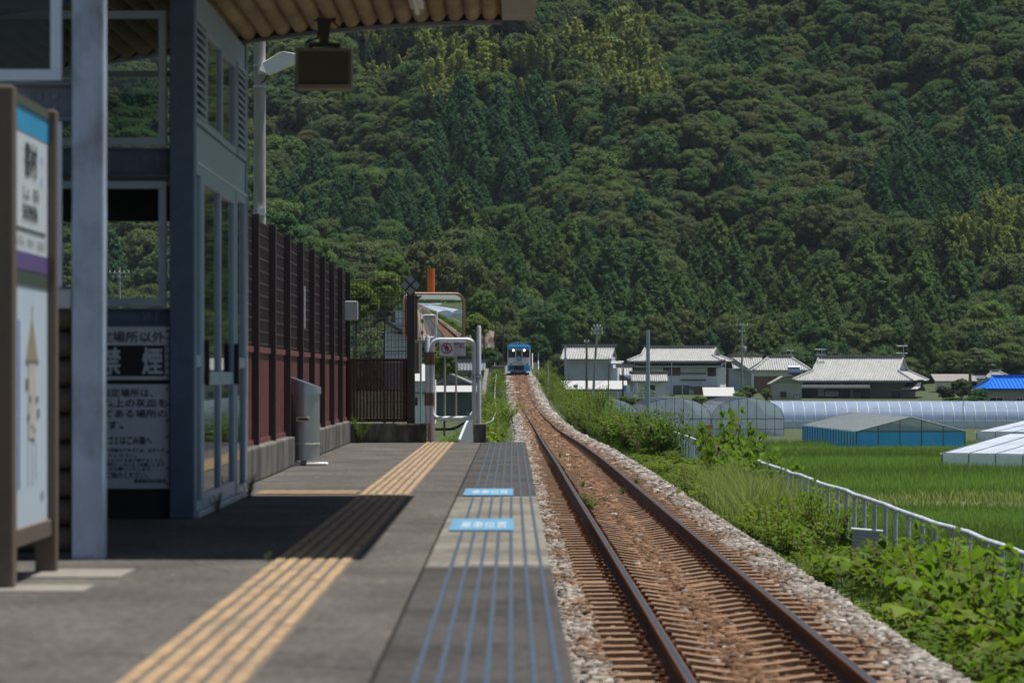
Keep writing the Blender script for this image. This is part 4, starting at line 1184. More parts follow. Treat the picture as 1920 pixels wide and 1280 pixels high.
def win(par, x0, x1, z0, z1, y, m=DARKG, frame=None, name='window'):
    f = MB()
    if frame is not None:
        b = .08; f.box(x0 - b, x1 + b, y - .05, y, z0 - b, z0).box(x0 - b, x1 + b, y - .05, y, z1, z1 + b).box(x0 - b, x0, y - .05, y, z0, z1).box(x1, x1 + b, y - .05, y, z0, z1).box((x0 + x1) / 2 - .03, (x0 + x1) / 2 + .03, y - .05, y - .02, z0, z1)
        fo = f.build('window', frame, par)
        MB().box(x0, x1, y - .018, y, z0, z1).build('pane', m, fo)
    else:
        MB().box(x0, x1, y - .03, y, z0, z1).build(name, m, par)

class House:
    """builds in local metres; px/py of the photograph are only read to size it at its own distance d"""
    def __init__(s, name, label, d, px, py, cat='house', group=None):
        s.d = d; s.px = px; s.z0 = PZ(py, d)
        s.t = thing(name, label, cat, (PX(px, d), d, s.z0), group=group); s.k = d / F; s.py = py
    def x(s, px): return (px - s.px) * s.k
    def z(s, py): return (s.py - py) * s.k
    def wall(s, a, b, t, bt, m, y0=0.0, dep=7.0, name='wall'):
        return MB().box(s.x(a), s.x(b), y0, y0 + dep, s.z(bt) - (1.3 if bt > 738 else 0), s.z(t)).build(name, m, s.t)

# storehouse at the left of the village
h = House('storehouse', 'tall grey walled storehouse with a ribbed tile gable roof behind two poles', 500, 1105, 742)
h.wall(1062, 1146, 668, 745, PLASTG, 0, 7)
roof_parts(h.t, h.x(1052), h.x(1148), -1.2, 8.2, h.z(673), h.z(651)); h.t.rotation_euler.z = -.12
h.wall(1144, 1154, 690, 742, PLAST, .4, 5, 'side_wall')
MB().box(h.x(1137), h.x(1145), -.25, -.02, h.z(706), h.z(686)).build('meter_cabinet', mat('pale_blue_cabinet', (.45, .52, .58), .5), h.t)
MB().prism([(-1.0, h.z(681)), (3.5, h.z(676)), (3.5, h.z(678.5)), (-1.0, h.z(683))], 0, h.x(1143), h.x(1166)).build('side_canopy', TILE, h.t)
h = House('lean_to_shed', 'long low shed with a white sheet roof in front of the storehouse', 470, 1112, 745, 'shed')
MB().prism([(-.6, h.z(729)), (4.0, h.z(713.5)), (4.0, h.z(715)), (-.6, h.z(731))], 0, h.x(1053), h.x(1177)).build('roof', WHITER, h.t)
h.wall(1058, 1170, 729, 748, mat('weathered_board', (.22, .19, .16), .85, 0, .25, 2), 0, 4)
win(h.t, h.x(1072), h.x(1083), h.z(741), h.z(733), -.02)
MB().box(h.x(1075), h.x(1083), -.66, -.62, h.z(727), h.z(721)).build('roof_notice', mat('dull_blue_sign', (.12, .16, .28), .5), h.t)
h = House('tiled_annexe', 'sloping tiled annexe roof between the storehouse and the big house', 515, 1170, 742, 'annexe')
MB().prism([(h.x(1150), h.z(700)), (h.x(1150), h.z(697)), (h.x(1194), h.z(715)), (h.x(1190), h.z(718))], 1, -1.5, 5).build('roof', TILEG, h.t)
roof_parts(h.t, h.x(1152), h.x(1189), 6, 11, h.z(703), h.z(688))
h.wall(1153, 1188, 703, 745, PLASTG, 2, 8)
# big two-storey house
h = House('two_storey_house', 'two storey white house with a broad hip and gable tiled roof and dark lower eave', 545, 1277, 742)
h.t.rotation_euler.z = -.20
h.wall(1187, 1346, 676, 746, PLAST, 0, 9)
roof_parts(h.t, h.x(1178), h.x(1356), -1.6, 10.6, h.z(676.5), h.z(652.5), h=1.7, tm=.42)
roof_parts(h.t, h.x(1182), h.x(1356), -1.3, 3.0, h.z(686.5), h.z(679), tile=TILED, name='lower_eave')
MB().box(h.x(1182), h.x(1356), -1.35, -1.2, h.z(688), h.z(686)).build('gutter', mat('pale_gutter', (.6, .6, .6), .5), h.t)
for a, b in ((1187, 1220), (1243, 1276)): win(h.t, h.x(a), h.x(b), h.z(704), h.z(689), -.02, WOOD, None, 'wooden_shutter')
win(h.t, h.x(1328), h.x(1342), h.z(704), h.z(689), -.02, DARKG, EAVE)
for py in (700, 712): MB().box(h.x(1276), h.x(1324), -.5, 0, h.z(py + .9), h.z(py - .9)).build('string_course', EAVE, h.t)
MB().box(h.x(1294), h.x(1348), -1.3, 0, h.z(729), h.z(724)).build('porch_eave', TILED, h.t)
win(h.t, h.x(1301), h.x(1336), h.z(742), h.z(730), -.03, mat('tan_door_panel', (.30, .24, .17), .6), None, 'door')
win(h.t, h.x(1262), h.x(1292), h.z(742), h.z(722), -.03, GREYW, None, 'entrance')
# small gatehouse in front
h = House('gatehouse', 'small tiled gatehouse standing before the two storey house', 500, 1220, 742, 'gatehouse')
roof_parts(h.t, h.x(1184), h.x(1252), -1.3, 4.2, h.z(714), h.z(701), rib=.3)
h.wall(1196, 1247, 713, 745, PLAST, 0, 3.2)
h.wall(1186, 1245, 716, 717.5, WHITER, -.9, .8, 'awning')
win(h.t, h.x(1210), h.x(1228), h.z(740), h.z(722), -.02)
h = House('white_roofed_shed', 'low shed with a plain white slanting roof by a round shrub', 480, 1348, 748, 'shed')
MB().prism([(-.5, h.z(742)), (2.8, h.z(726)), (2.8, h.z(727.5)), (-.5, h.z(743.5))], 0, h.x(1319), h.x(1378)).build('roof', WHITER, h.t)
h.wall(1326, 1374, 742, 752, DARKG, 0, 2.5)
# houses right of the pole with the transformer
h = House('gabled_house', 'pale gabled house partly hidden behind the wooden pole with crossarms', 575, 1395, 742)
h.wall(1368, 1424, 690, 748, PLASTG, 0, 9)
roof_parts(h.t, h.x(1374), h.x(1432), -1, 10, h.z(694), h.z(669), gable=PLAST)
MB().prism([(h.x(1362), h.z(676)), (h.x(1372), h.z(670)), (h.x(1412), h.z(697)), (h.x(1408), h.z(701))], 1, -1.4, -.2).build('gable_verge', TILE, h.t)
h.wall(1408, 1424, 700, 745, PLAST, -1.6, 3, 'porch_wall')
h = House('brown_walled_house', 'house with a hipped tile roof above brown boarded walls', 555, 1462, 745)
h.wall(1420, 1506, 694, 705, PLAST, 0, 8, 'upper_wall'); h.wall(1420, 1506, 705, 750, mat('clay_brown_wall', (.25, .15, .115), .8, 0, .12, 2), -.02, 8)
roof_parts(h.t, h.x(1412), h.x(1519), -1.2, 9.2, h.z(693.5), h.z(670.5), h=2.6, tm=1.0)
MB().box(h.x(1444), h.x(1445.5), -.08, -.02, h.z(748), h.z(705)).build('wall_batten', EAVE, h.t)
win(h.t, h.x(1485), h.x(1497), h.z(704), h.z(697), -.05)
h = House('solar_tank', 'small silver solar water tank on the brown walled house', 549, 1490, 702, 'water heater')
MB().prism([(0, 0), (1.6, .7), (1.6, 1.0), (0, .3)], 0, -.9, .9).build('collector', mat('collector_dark', (.03, .05, .09), .2, .2), h.t); MB().bar((-.9, 1.6, 1.05), (.9, 1.6, 1.05), .28, 12).build('tank', GALV, h.t, smooth=50)
# big single-storey farmhouse
h = House('farmhouse', 'large single storey farmhouse with a sweeping grey tile roof and dark verandah', 520, 1620, 751)
h.t.rotation_euler.z = -.27
h.wall(1500, 1694, 708, 756, GREYW, 0, 11)
roof_parts(h.t, h.x(1486), h.x(1716), -2.0, 13, h.z(713), h.z(671.5), h=2.6, tm=.42, gable=mat('gable_blue_white', (.50, .58, .66), .6))
roof_parts(h.t, h.x(1486), h.x(1636), -2.6, -.2, h.z(725.5), h.z(716), tile=TILED, name='verandah_roof')
MB().box(h.x(1486), h.x(1638), -2.7, -2.55, h.z(727.5), h.z(725)).build('verandah_edge', mat('pale_tile_edge', (.45, .45, .44), .6), h.t)
h.wall(1504, 1631, 727, 752, DARKG, -.05, .04, 'verandah')
for a, b, z0_, z1_, m in ((1533, 1544, 742, 727, PLASTG), (1546, 1572, 743, 733, PLASTG), (1594, 1600, 749, 731, mat('blue_curtain', (.20, .28, .36), .7)), (1600, 1614, 749, 734, GREYW)): win(h.t, h.x(a), h.x(b), h.z(z0_), h.z(z1_), -.08, m, None, 'window_panel')
roof_parts(h.t, h.x(1690), h.x(1722), -.6, 7, h.z(731), h.z(717), tile=TILED, name='side_roof')
MB().prism([(-1.8, h.z(728.5)), (1.5, h.z(724)), (1.5, h.z(725)), (-1.8, h.z(730))], 0, h.x(1694), h.x(1724)).build('side_awning', WHITER, h.t)
win(h.t, h.x(1672), h.x(1688), h.z(750), h.z(734), -.05)
h = House('plaster_hut', 'cream plaster hut with a small tiled gable beside the farmhouse', 512, 1475, 750, 'hut')
h.wall(1449, 1503, 716, 754, mat('cream_plaster', (.46, .45, .41), .8, 0, .1, 1), 0, 5)
mb = MB(); mb.prism([(h.x(1449), h.z(717)), (h.x(1503), h.z(717)), (h.x(1470), h.z(709))], 1, .0, 5); mb.build('gable_wall', mat('cream_plaster'), h.t)
MB().prism([(h.x(1443), h.z(721)), (h.x(1468), h.z(708)), (h.x(1506), h.z(718)), (h.x(1506), h.z(715.5)), (h.x(1468), h.z(705)), (h.x(1443), h.z(719))], 1, -.6, 5.5).build('roof', TILE, h.t)
win(h.t, h.x(1464), h.x(1474), h.z(744), h.z(735), -.02, DARKG, GREYW); win(h.t, h.x(1489), h.x(1499), h.z(751), h.z(740), -.02, PLASTG, GREYW)
# roofs further right
h = House('hipped_house', 'grey hip roofed house behind the farmhouse gable', 590, 1762, 742)
h.wall(1734, 1790, 714, 745, PLASTG, 0, 8); roof_parts(h.t, h.x(1712), h.x(1796), -1, 9, h.z(713), h.z(692), h=2.4, tm=1.0, tile=TILEG, ends=(False, True))
h = House('flat_roofed_shed', 'low shed with a brownish sheet roof behind the dark garden trees', 560, 1800, 742, 'shed')
h.wall(1762, 1812, 712, 745, PLAST, 0, 6); MB().prism([(-.8, h.z(714)), (5, h.z(701)), (5, h.z(703)), (-.8, h.z(716))], 0, h.x(1752), h.x(1832)).build('roof', mat('brown_grey_sheet', (.24, .215, .20), .6, 0, .2, 2), h.t)
h = House('white_gabled_house', 'white house with a tiled gable peeping between the pine and the blue roof', 575, 1868, 742)
h.wall(1835, 1890, 705, 745, PLAST, 0, 8); roof_parts(h.t, h.x(1848), h.x(1896), -1, 9, h.z(708), h.z(697), h=1.4, tm=1.0)
MB().prism([(-1, h.z(709)), (4, h.z(702)), (4, h.z(704)), (-1, h.z(711))], 0, h.x(1812), h.x(1850)).build('side_roof', TILEG, h.t)
h = House('blue_roofed_building', 'cream building under a bright blue sheet roof', 490, 1900, 758, 'building')
h.wall(1846, 1990, 730, 762, mat('cream_siding', (.40, .38, .32), .7, 0, .06, 1), 0, 10)
BR = mat('bright_blue_sheet', (.012, .16, .62), .4, 0, .08, 2)
roof_parts(h.t, h.x(1844), h.x(1998), -.7, 10.7, h.z(729), h.z(708), h=2.0, tm=1.0, tile=BR, rib=.5)
MB().box(h.x(1844), h.x(1998), -.78, -.65, h.z(731), h.z(728)).build('fascia', mat('deep_blue_fascia', (.01, .07, .33), .5), h.t)
win(h.t, h.x(1856), h.x(1880), h.z(754.5), h.z(745), -.02, DGL, WHITE); win(h.t, h.x(1907), h.x(1917), h.z(753.5), h.z(746), -.02, DGL, WHITE)
# left of the track, beyond the gate
h = House('white_gable_house', 'pale blue grey gabled house seen through the wire mesh', 215, 752, 705)
h.wall(722, 764, 622, 730, PLASTG, 0, 6)
mb = MB(); mb.prism([(h.x(722), h.z(622)), (h.x(764), h.z(628)), (h.x(728), h.z(604))], 1, .0, 6); mb.build('gable_wall', PLASTG, h.t)
MB().prism([(h.x(722), h.z(606)), (h.x(728), h.z(602)), (h.x(780), h.z(634)), (h.x(778), h.z(637))], 1, -.6, 6.4).build('roof', TILED, h.t)
MB().prism([(h.x(730), h.z(604)), (h.x(758), h.z(604)), (h.x(770), h.z(628)), (h.x(752), h.z(618))], 1, 1.0, 6.2).build('rear_roof', TILE, h.t)
h.wall(734, 775, 578, 612, mat('pale_blue_wall', (.45, .54, .64), .6, 0, .1, 1), 7, 5, 'upper_wall')
h.wall(764, 785, 635, 700, WOOD, .5, 4, 'side_wall')
h = House('sheet_roofed_shed', 'grey green gabled shed with a white lean-to roof beyond the gate', 320, 850, 750, 'shed')
SHG = mat('grey_green_sheet', (.09, .125, .115), .6, 0, .1, 2)
h.wall(812, 892, 733, 760, SHG, 0, 8)
mb = MB(); mb.prism([(h.x(815), h.z(726)), (h.x(898), h.z(726)), (h.x(846), h.z(703))], 1, 2.5, 10); mb.build('gable_wall', SHG, h.t)
MB().prism([(h.x(840), h.z(700)), (h.x(846), h.z(700)), (h.x(902), h.z(724)), (h.x(900), h.z(727))], 1, 2.0, 10.4).build('gable_roof', WHITER, h.t)
MB().prism([(h.x(812), h.z(725)), (h.x(846), h.z(702)), (h.x(846), h.z(700)), (h.x(808), h.z(724))], 1, 2.0, 10.4).build('gable_roof', TILEG, h.t)
MB().prism([(-1, h.z(734)), (2.4, h.z(721)), (2.4, h.z(722)), (-1, h.z(735.5))], 0, h.x(806), h.x(896)).build('lean_to_roof', WHITER, h.t)
h = House('grey_roofed_barn', 'long barn with a dull grey roof further beyond the gate', 400, 880, 735, 'barn')
h.wall(846, 905, 708, 740, PLASTG, 0, 7); roof_parts(h.t, h.x(842), h.x(910), -1, 8, h.z(694), h.z(680), tile=TILEG)
h = House('white_roofed_house', 'white roofed house half hidden behind the orange pole', 300, 785, 745)
h.wall(765, 815, 712, 765, PLAST, 0, 6); MB().prism([(-1, h.z(714)), (3, h.z(682)), (3, h.z(683.5)), (-1, h.z(716))], 0, h.x(762), h.x(806)).build('roof', WHITER, h.t)
h.wall(760, 812, 735, 737, TILED, -.8, 1.2, 'awning')
win(h.t, h.x(770), h.x(783), h.z(760), h.z(745), -.02)
# white board fence of the yard
t = thing('board_fence', 'white three-rail board fence before the village yard', 'fence', (PX(1160, 455), 455, PZ(748, 455)))
k_ = 455 / F
for z0_, z1_ in ((3, 5.2), (7.5, 9.7), (12, 14.2)): MB().box(-97 * k_, 94 * k_, -.03, .03, z0_ * k_, z1_ * k_).build('rail', WHITE, t)
for i in range(9): MB().box((-97 + i * 23.6) * k_, (-95 + i * 23.6) * k_, .03, .1, -1, 14.5 * k_).build('post', WHITE, t)
t = thing('yard_sign', 'small white and blue sign board on a thin post in the yard', 'sign', (PX(1175, 452), 452, PZ(752, 452)))
MB().box(-.42, .42, -.02, .02, 1.1, 2.0).build('board', PLAST, t); MB().box(-.36, -.02, -.03, -.021, 1.2, 1.9).build('blue_field', mat('sky_blue_print', (.12, .38, .66), .5), t); MB().bar((0, .04, -.3), (0, .04, 1.9), .04, 6).build('post', GALV, t)

# ------------------------------------------------------------------ poles, aerials and wires
PC_ = mat('far_pole_concrete', (.30, .30, .30), .8, 0, .15, 2)
PG_ = mat('far_pole_steel', (.36, .42, .47), .45, .3, .1, 3)
def pole(label, px, d, top, bot, r, arms=(), m=PC_, lean=0.0, extra=None, name='utility_pole', cat='utility pole', group=None):
    k = d / F; t = thing(name, label, cat, (PX(px, d), d, PZ(bot, d)), group=group); H = (bot - top) * k
    MB().tube([(0, 0, -.5), (lean * k, 0, H)], [r * 1.15, r * .85], 10).build('shaft', m, t, smooth=50)
    for py, w_, ins in arms:
        z = (bot - py) * k; xo = lean * k * z / H
        mb = MB(); mb.box(xo - w_, xo + w_, -.06 - r, .0 - r, z - .05, z + .05)
        a = mb.build('crossarm', GALV, t)
        for i in range(ins):
            x = xo - w_ + .1 + i * (2 * w_ - .2) / max(1, ins - 1)
            MB().lathe([(.05, z + .05), (.08, z + .12), (.05, z + .2), (.02, z + .28)], x, -.03 - r, 8).build('insulator', WHITE, a)
    if extra:
        for py, x, rr, hh in extra:
            z = (bot - py) * k
            MB().lathe([(rr * .9, z), (rr, z + .05), (rr, z + hh), (rr * .8, z + hh + .06)], x, -r - rr, 12).build('transformer', PC_, t, smooth=50)
    return t
pole('short grey pole at the corner of the storehouse roof', 1060, 480, 648, 750, .15, (), PG_)
pole('wooden pole with a square bracket in front of the storehouse', 1100, 462, 635, 745, .16, ((641, .35, 2),), mat('weathered_pole_wood', (.17, .145, .12), .85))
pole('leaning pole with stacked insulators in front of the storehouse', 1112, 466, 607, 738, .16, ((612, .5, 3), (618, .75, 4), (626, .8, 4)), PC_, 8)
pole('thin dark leaning post before the first arched greenhouse', 1139, 285, 680, 780, .05, (), mat('dark_grey_post', (.09, .10, .11), .6), 3, name='post', cat='post')
pole('thick bare steel pole before the arched greenhouses', 1215, 270, 618, 802, .16, (), PG_)
pole('slim post standing before the two storey house', 1259, 470, 680, 748, .08, (), PG_, name='post', cat='post')
pole('short slim post left of the garden entrance', 1279.5, 440, 722, 752, .07, (), PG_, name='post', cat='post')
pole('black lamp post by the yard sign', 1168, 440, 690, 752, .10, (), BLACK, name='lamp_post', cat='lamp post')
pole('pole with crossarms and a transformer beside the gabled house', 1391, 545, 607, 745, .17, ((610, .9, 4), (622, .45, 2)), PC_, 0, ((661, .35, .32, .9),))
pole('thin grey post rising from behind the long tunnel greenhouse', 1806, 255, 742, 845, .04, (), PG_, name='post', cat='post')
pole('white marker post at the pipe fence with an orange tag', 1336, 78, 793, 862, .045, (), GALV, name='marker_post', cat='post')
pole('distant pole with crossarms at the foot of the hill', 1908, 600, 672, 730, .12, ((686, .6, 2),), PC_)
pole('slim pale post beyond the hinge post of the gate', 789, 120, 640, 790, .035, (), PG_, name='post', cat='post')
pole('distance marker with a small pale plate in the far verge shrubs', 1028, 330, 684, 730, .05, (), GALV, name='marker_post', cat='post')
pole('pole with crossarms and wires seen through the waiting room window', 224, 420, 500, 720, .17, ((512, 1.2, 5), (520, .8, 3)), PC_)
t = thing('orange_tag', 'small orange tag fixed to the white marker post', 'tag', (PX(1330, 78), 77.9, PZ(803, 78)))
MB().box(-.09, .07, -.01, .01, 0, .07).build('tag_plate', mat('orange_tag_plastic', (.6, .25, .03), .5), t)
def aerial(label, px, d, top, bot, w_):
    k = d / F; H = (bot - top) * k; t = thing('tv_aerial', label, 'aerial', (PX(px, d), d, PZ(bot, d)))
    MB().bar((0, 0, 0), (0, 0, H), .07, 6).build('mast', GALV, t)
    mb = MB()
    for f in (.95, .4):
        mb.bar((-w_, 0, H * f), (w_ * .6, 0, H * f), .05, 5)
        for i in range(5): mb.bar((-w_ + i * w_ * .38, -.5, H * f + .05), (-w_ + i * w_ * .38, .5, H * f + .05), .04, 5)
    mb.build('elements', GALV, t)
aerial('television aerial above the left end of the farmhouse ridge', 1541, 526, 654, 672, 1.0)
aerial('television aerial above the right end of the farmhouse ridge', 1694, 526, 647, 672, 1.0)
aerial('small television aerial above the brown walled house', 1483, 560, 656, 672, .6)
WIRE = mat('wire_black', (.03, .03, .035), .5)
def wire(label, a, b, sag, r=.018):
    A, B = Vector(a), Vector(b); t = thing('power_line', label, 'wire', a); pts = []
    for k in range(17):
        u = k / 16; p = (B - A) * u; pts.append((p.x, p.y, p.z - sag * 4 * u * (1 - u)))
    MB().tube(pts, r, 5).build('wire_strand', WIRE, t)
wire('sagging wire from the insulator pole to the steel pole', P(1118, 618, 466), P(1391, 612, 545), 1.6)
wire('upper wire from the insulator pole over the houses', P(1116, 611, 466), P(1391, 607, 545), 1.0)
wire('lower wire crossing before the two storey house', P(1113, 660, 466), P(1345, 700, 545), 1.2)
wire('wire from the transformer pole away along the hill foot', P(1391, 611, 545), P(1908, 690, 600), 2.2)
wire('second wire from the transformer pole along the hill foot', P(1391, 622, 545), P(1908, 684, 600), 1.5)
wire('slanting wire over the storehouse wall', P(1080, 720, 480), P(1128, 655, 500), .2)
for k, (a, b) in enumerate(((470, 575), (480, 590), (500, 560))):
    wire(('topmost', 'middle', 'lowest')[k] + ' wire slanting down past the window pole', P(150, a - 30, 400), P(330, b + 25, 430), .4, .03)

# ------------------------------------------------------------------ greenhouses
FILM = glassy('clear_vinyl_film', (.80, .86, .92), see=.36, rough=.12, film=(.78, .84, .92))
FILMT = glassy('bluish_tunnel_film', (.8, .85, .9), see=.24, rough=.15, film=(.38, .47, .64))
FILMA = glassy('grey_arch_film', (.75, .82, .85), see=.25, rough=.15, film=(.60, .67, .72))
FILMW = glassy('white_vinyl_film', (.8, .85, .9), see=.16, rough=.15, film=(.66, .73, .85))
FILMB = glassy('blue_vinyl_sheet', (.2, .45, .8), see=.15, rough=.2, film=(.10, .50, .95))
FILMG = glassy('grey_net_film', (.5, .55, .56), see=.22, rough=.25, film=(.42, .48, .50))
PIPE = mat('greenhouse_pipe', (.10, .12, .14), .5, .2, .1, 4)
PIPEW = mat('pale_greenhouse_pipe', (.72, .76, .80), .5, 0, .05, 4)
def arch_prof(W, wall, H, n=14):
    o = [(-W / 2, 0), (-W / 2, wall)]
    for k in range(1, n): 
        a = math.pi * (1 - k / n); o.append((W / 2 * math.cos(a), wall + (H - wall) * math.sin(a) ** .9))
    return o + [(W / 2, wall), (W / 2, 0)]
def tunnel(label, loc, rz, W, L, wall, H, hoop=1.6, film=FILM, ends=True, group=None, name='arched_greenhouse', skirt=None, roofm=None, pipe=None):
    t = thing(name, label, 'greenhouse', loc, rz, group)
    pr = arch_prof(W, wall, H); n = len(pr)
    mb = MB(); mb.add([(a, 0, b) for a, b in pr] + [(a, L, b) for a, b in pr], [(i, i + 1, n + i + 1, n + i) for i in range(1, n - 2)])
    mb.build('roof_film', roofm or film, t, smooth=60)
    for s, i in ((-1, 0), (1, n - 2)):
        mb = MB(); a, b = pr[i], pr[i + 1]
        mb.quad((a[0], 0, a[1]), (a[0], L, a[1]), (b[0], L, b[1]), (b[0], 0, b[1])); mb.build('side_film', skirt or film, t)
    fr = MB(); k = int(L / hoop)
    for j in range(k + 1):
        y = L * j / k; fr.tube([(a * 1.006, y, b + .02) for a, b in pr], .024, 5)
    for a, b in (pr[1], pr[4], pr[8], pr[n - 5], pr[n - 2]): fr.bar((a, 0, b), (a, L, b), .024, 5)
    for y in (0, L):
        for i in range(1, 8):
            x = -W / 2 + W * i / 8
            zz = np.interp(x, [p[0] for p in pr[1:-1]], [p[1] for p in pr[1:-1]]); fr.bar((x, y, 0), (x, y, zz), .022, 5)
        for z in (.75, wall): fr.bar((-W / 2, y, z), (W / 2, y, z), .024, 5)
    fr.build('pipe_frame', pipe or PIPE, t)
    if ends:
        for y in (0.02, L - .02):
            mb = MB(); mb.add([(a, y, b) for a, b in pr], [tuple(range(n))]); mb.build('end_film', film, t)
    return t
dA = 299.0
for px0, px1, lab in ((1062, 1198, 'arched greenhouse of bluish film nearest the track, half behind shrubs'), (1197, 1333, 'middle arched greenhouse of bluish film behind the steel pole'), (1334, 1470, 'arched greenhouse of bluish film beside the long tunnel')):
    a, b = PX(px0, dA), PX(px1, dA)
    tunnel(lab, ((a + b) / 2, dA, -4.2), 0, b - a - .05, 24, 1.6, 3.3, 2.0, roofm=FILMA)
tunnel('long white tunnel greenhouse stretching across behind the paddies', (62.0, 330, -4.1), math.radians(90), 6.2, 38.5, 1.0, 2.72, .95, FILMT, name='tunnel_greenhouse', skirt=FILM, pipe=PIPEW)
tunnel('second long tunnel greenhouse close behind the first', (70.0, 344, -4.1), math.radians(90), 6.2, 46, 1.0, 2.4, 1.4, FILMT, name='tunnel_greenhouse', skirt=FILM)
def gabled(label, loc, rz, W, L, wall, H, roofm, wallm, bay=1.3, off=0.0, gablem=None, low=None, name='gabled_greenhouse'):
    t = thing(name, label, 'greenhouse', loc, rz); xr_ = W * (.5 + off); o = .12
    for a, b, n_ in ((-o, xr_, 'roof_film'), (W + o, xr_, 'roof_film')):
        MB().quad((a, -o, wall - (o * .2)), (b, -o, H), (b, L + o, H), (a, L + o, wall - (o * .2))).build(n_, roofm, t)
    for y in (0, L):
        MB().add([(0, y, wall), (W, y, wall), (xr_, y, H - .02)], [(0, 1, 2)]).build('gable_film', gablem or roofm, t)
        MB().quad((0, y, 0), (W, y, 0), (W, y, wall), (0, y, wall)).build('end_film', wallm, t)
    for x in (0, W): MB().quad((x, 0, 0), (x, L, 0), (x, L, wall), (x, 0, wall)).build('side_film', wallm, t)
    fr = MB(); n = int(W / bay)
    for y in (-.03, L + .03):
        for i in range(n + 1):
            x = W * i / n; zt_ = wall + (H - wall) * (1 - abs(x - xr_) / (xr_ if x < xr_ else W - xr_)); fr.bar((x, y, 0), (x, y, zt_), .03, 5)
        fr.bar((0, y, wall), (W, y, wall), .035, 5); fr.bar((0, y, wall), (xr_, y, H), .035, 5); fr.bar((W, y, wall), (xr_, y, H), .035, 5); fr.bar((0, y, .1), (W, y, .1), .035, 5)
    m = int(L / 1.6)
    for x in (-.03, W + .03):
        for j in range(m + 1): fr.bar((x, L * j / m, 0), (x, L * j / m, wall), .03, 5)
        fr.bar((x, 0, wall), (x, L, wall), .035, 5)
    for j in range(m + 1):
        y = L * j / m; fr.bar((0, y, wall + .03), (xr_, y, H + .03), .018, 4); fr.bar((W, y, wall + .03), (xr_, y, H + .03), .018, 4)
    fr.build('pipe_frame', PIPE, t)
    if low: MB().box(-.1, W + .1, -.14, -.06, 0, .16).build('ground_sheet', low, t)
    return t
gabled('gabled greenhouse with bright blue sheet walls and a grey net roof', (PX(1606, 250), 250, -4.2), math.radians(2), 7.5, 32, 1.32, 2.3, FILMG, FILMB, low=mat('pale_ground_sheet', (.6, .66, .7), .4))
def corner_house(label, px, d, th, W, L, wall, H):
    a = math.radians(th); cx_, cy_ = PX(px, d), d
    gabled(label, (cx_ + L * math.sin(a), cy_ - L * math.cos(a), -4.2), a, W, L, wall, H, FILMW, FILM, gablem=FILMW)
corner_house('white filmed greenhouse at the paddy edge, nearest to the tracks', 1767, 198, 48, 13, 14, .92, 1.9)
corner_house('small pale greenhouse behind the white filmed one', 1832, 286, 48, 13, 14, .75, 1.55)
# greenhouses further back along the line, the ones that the mirror at the platform end shows
for k, (x, y) in enumerate(((9.5, -70), (17, -72))):
    tunnel(('pale tunnel greenhouse beside the line, nearer to it, seen in the mirror', 'pale tunnel greenhouse beside the line, farther from it, seen in the mirror')[k], (x, y, -4.2), 0, 6.2, 92, 1.3, 3.1, 3.0, FILMW, name='tunnel_greenhouse')
tunnel('far tunnel greenhouse across the fields, seen in the mirror', (70, -190, -4.2), math.radians(90), 7, 110, 1.3, 3.2, 4.0, FILMW, name='tunnel_greenhouse')

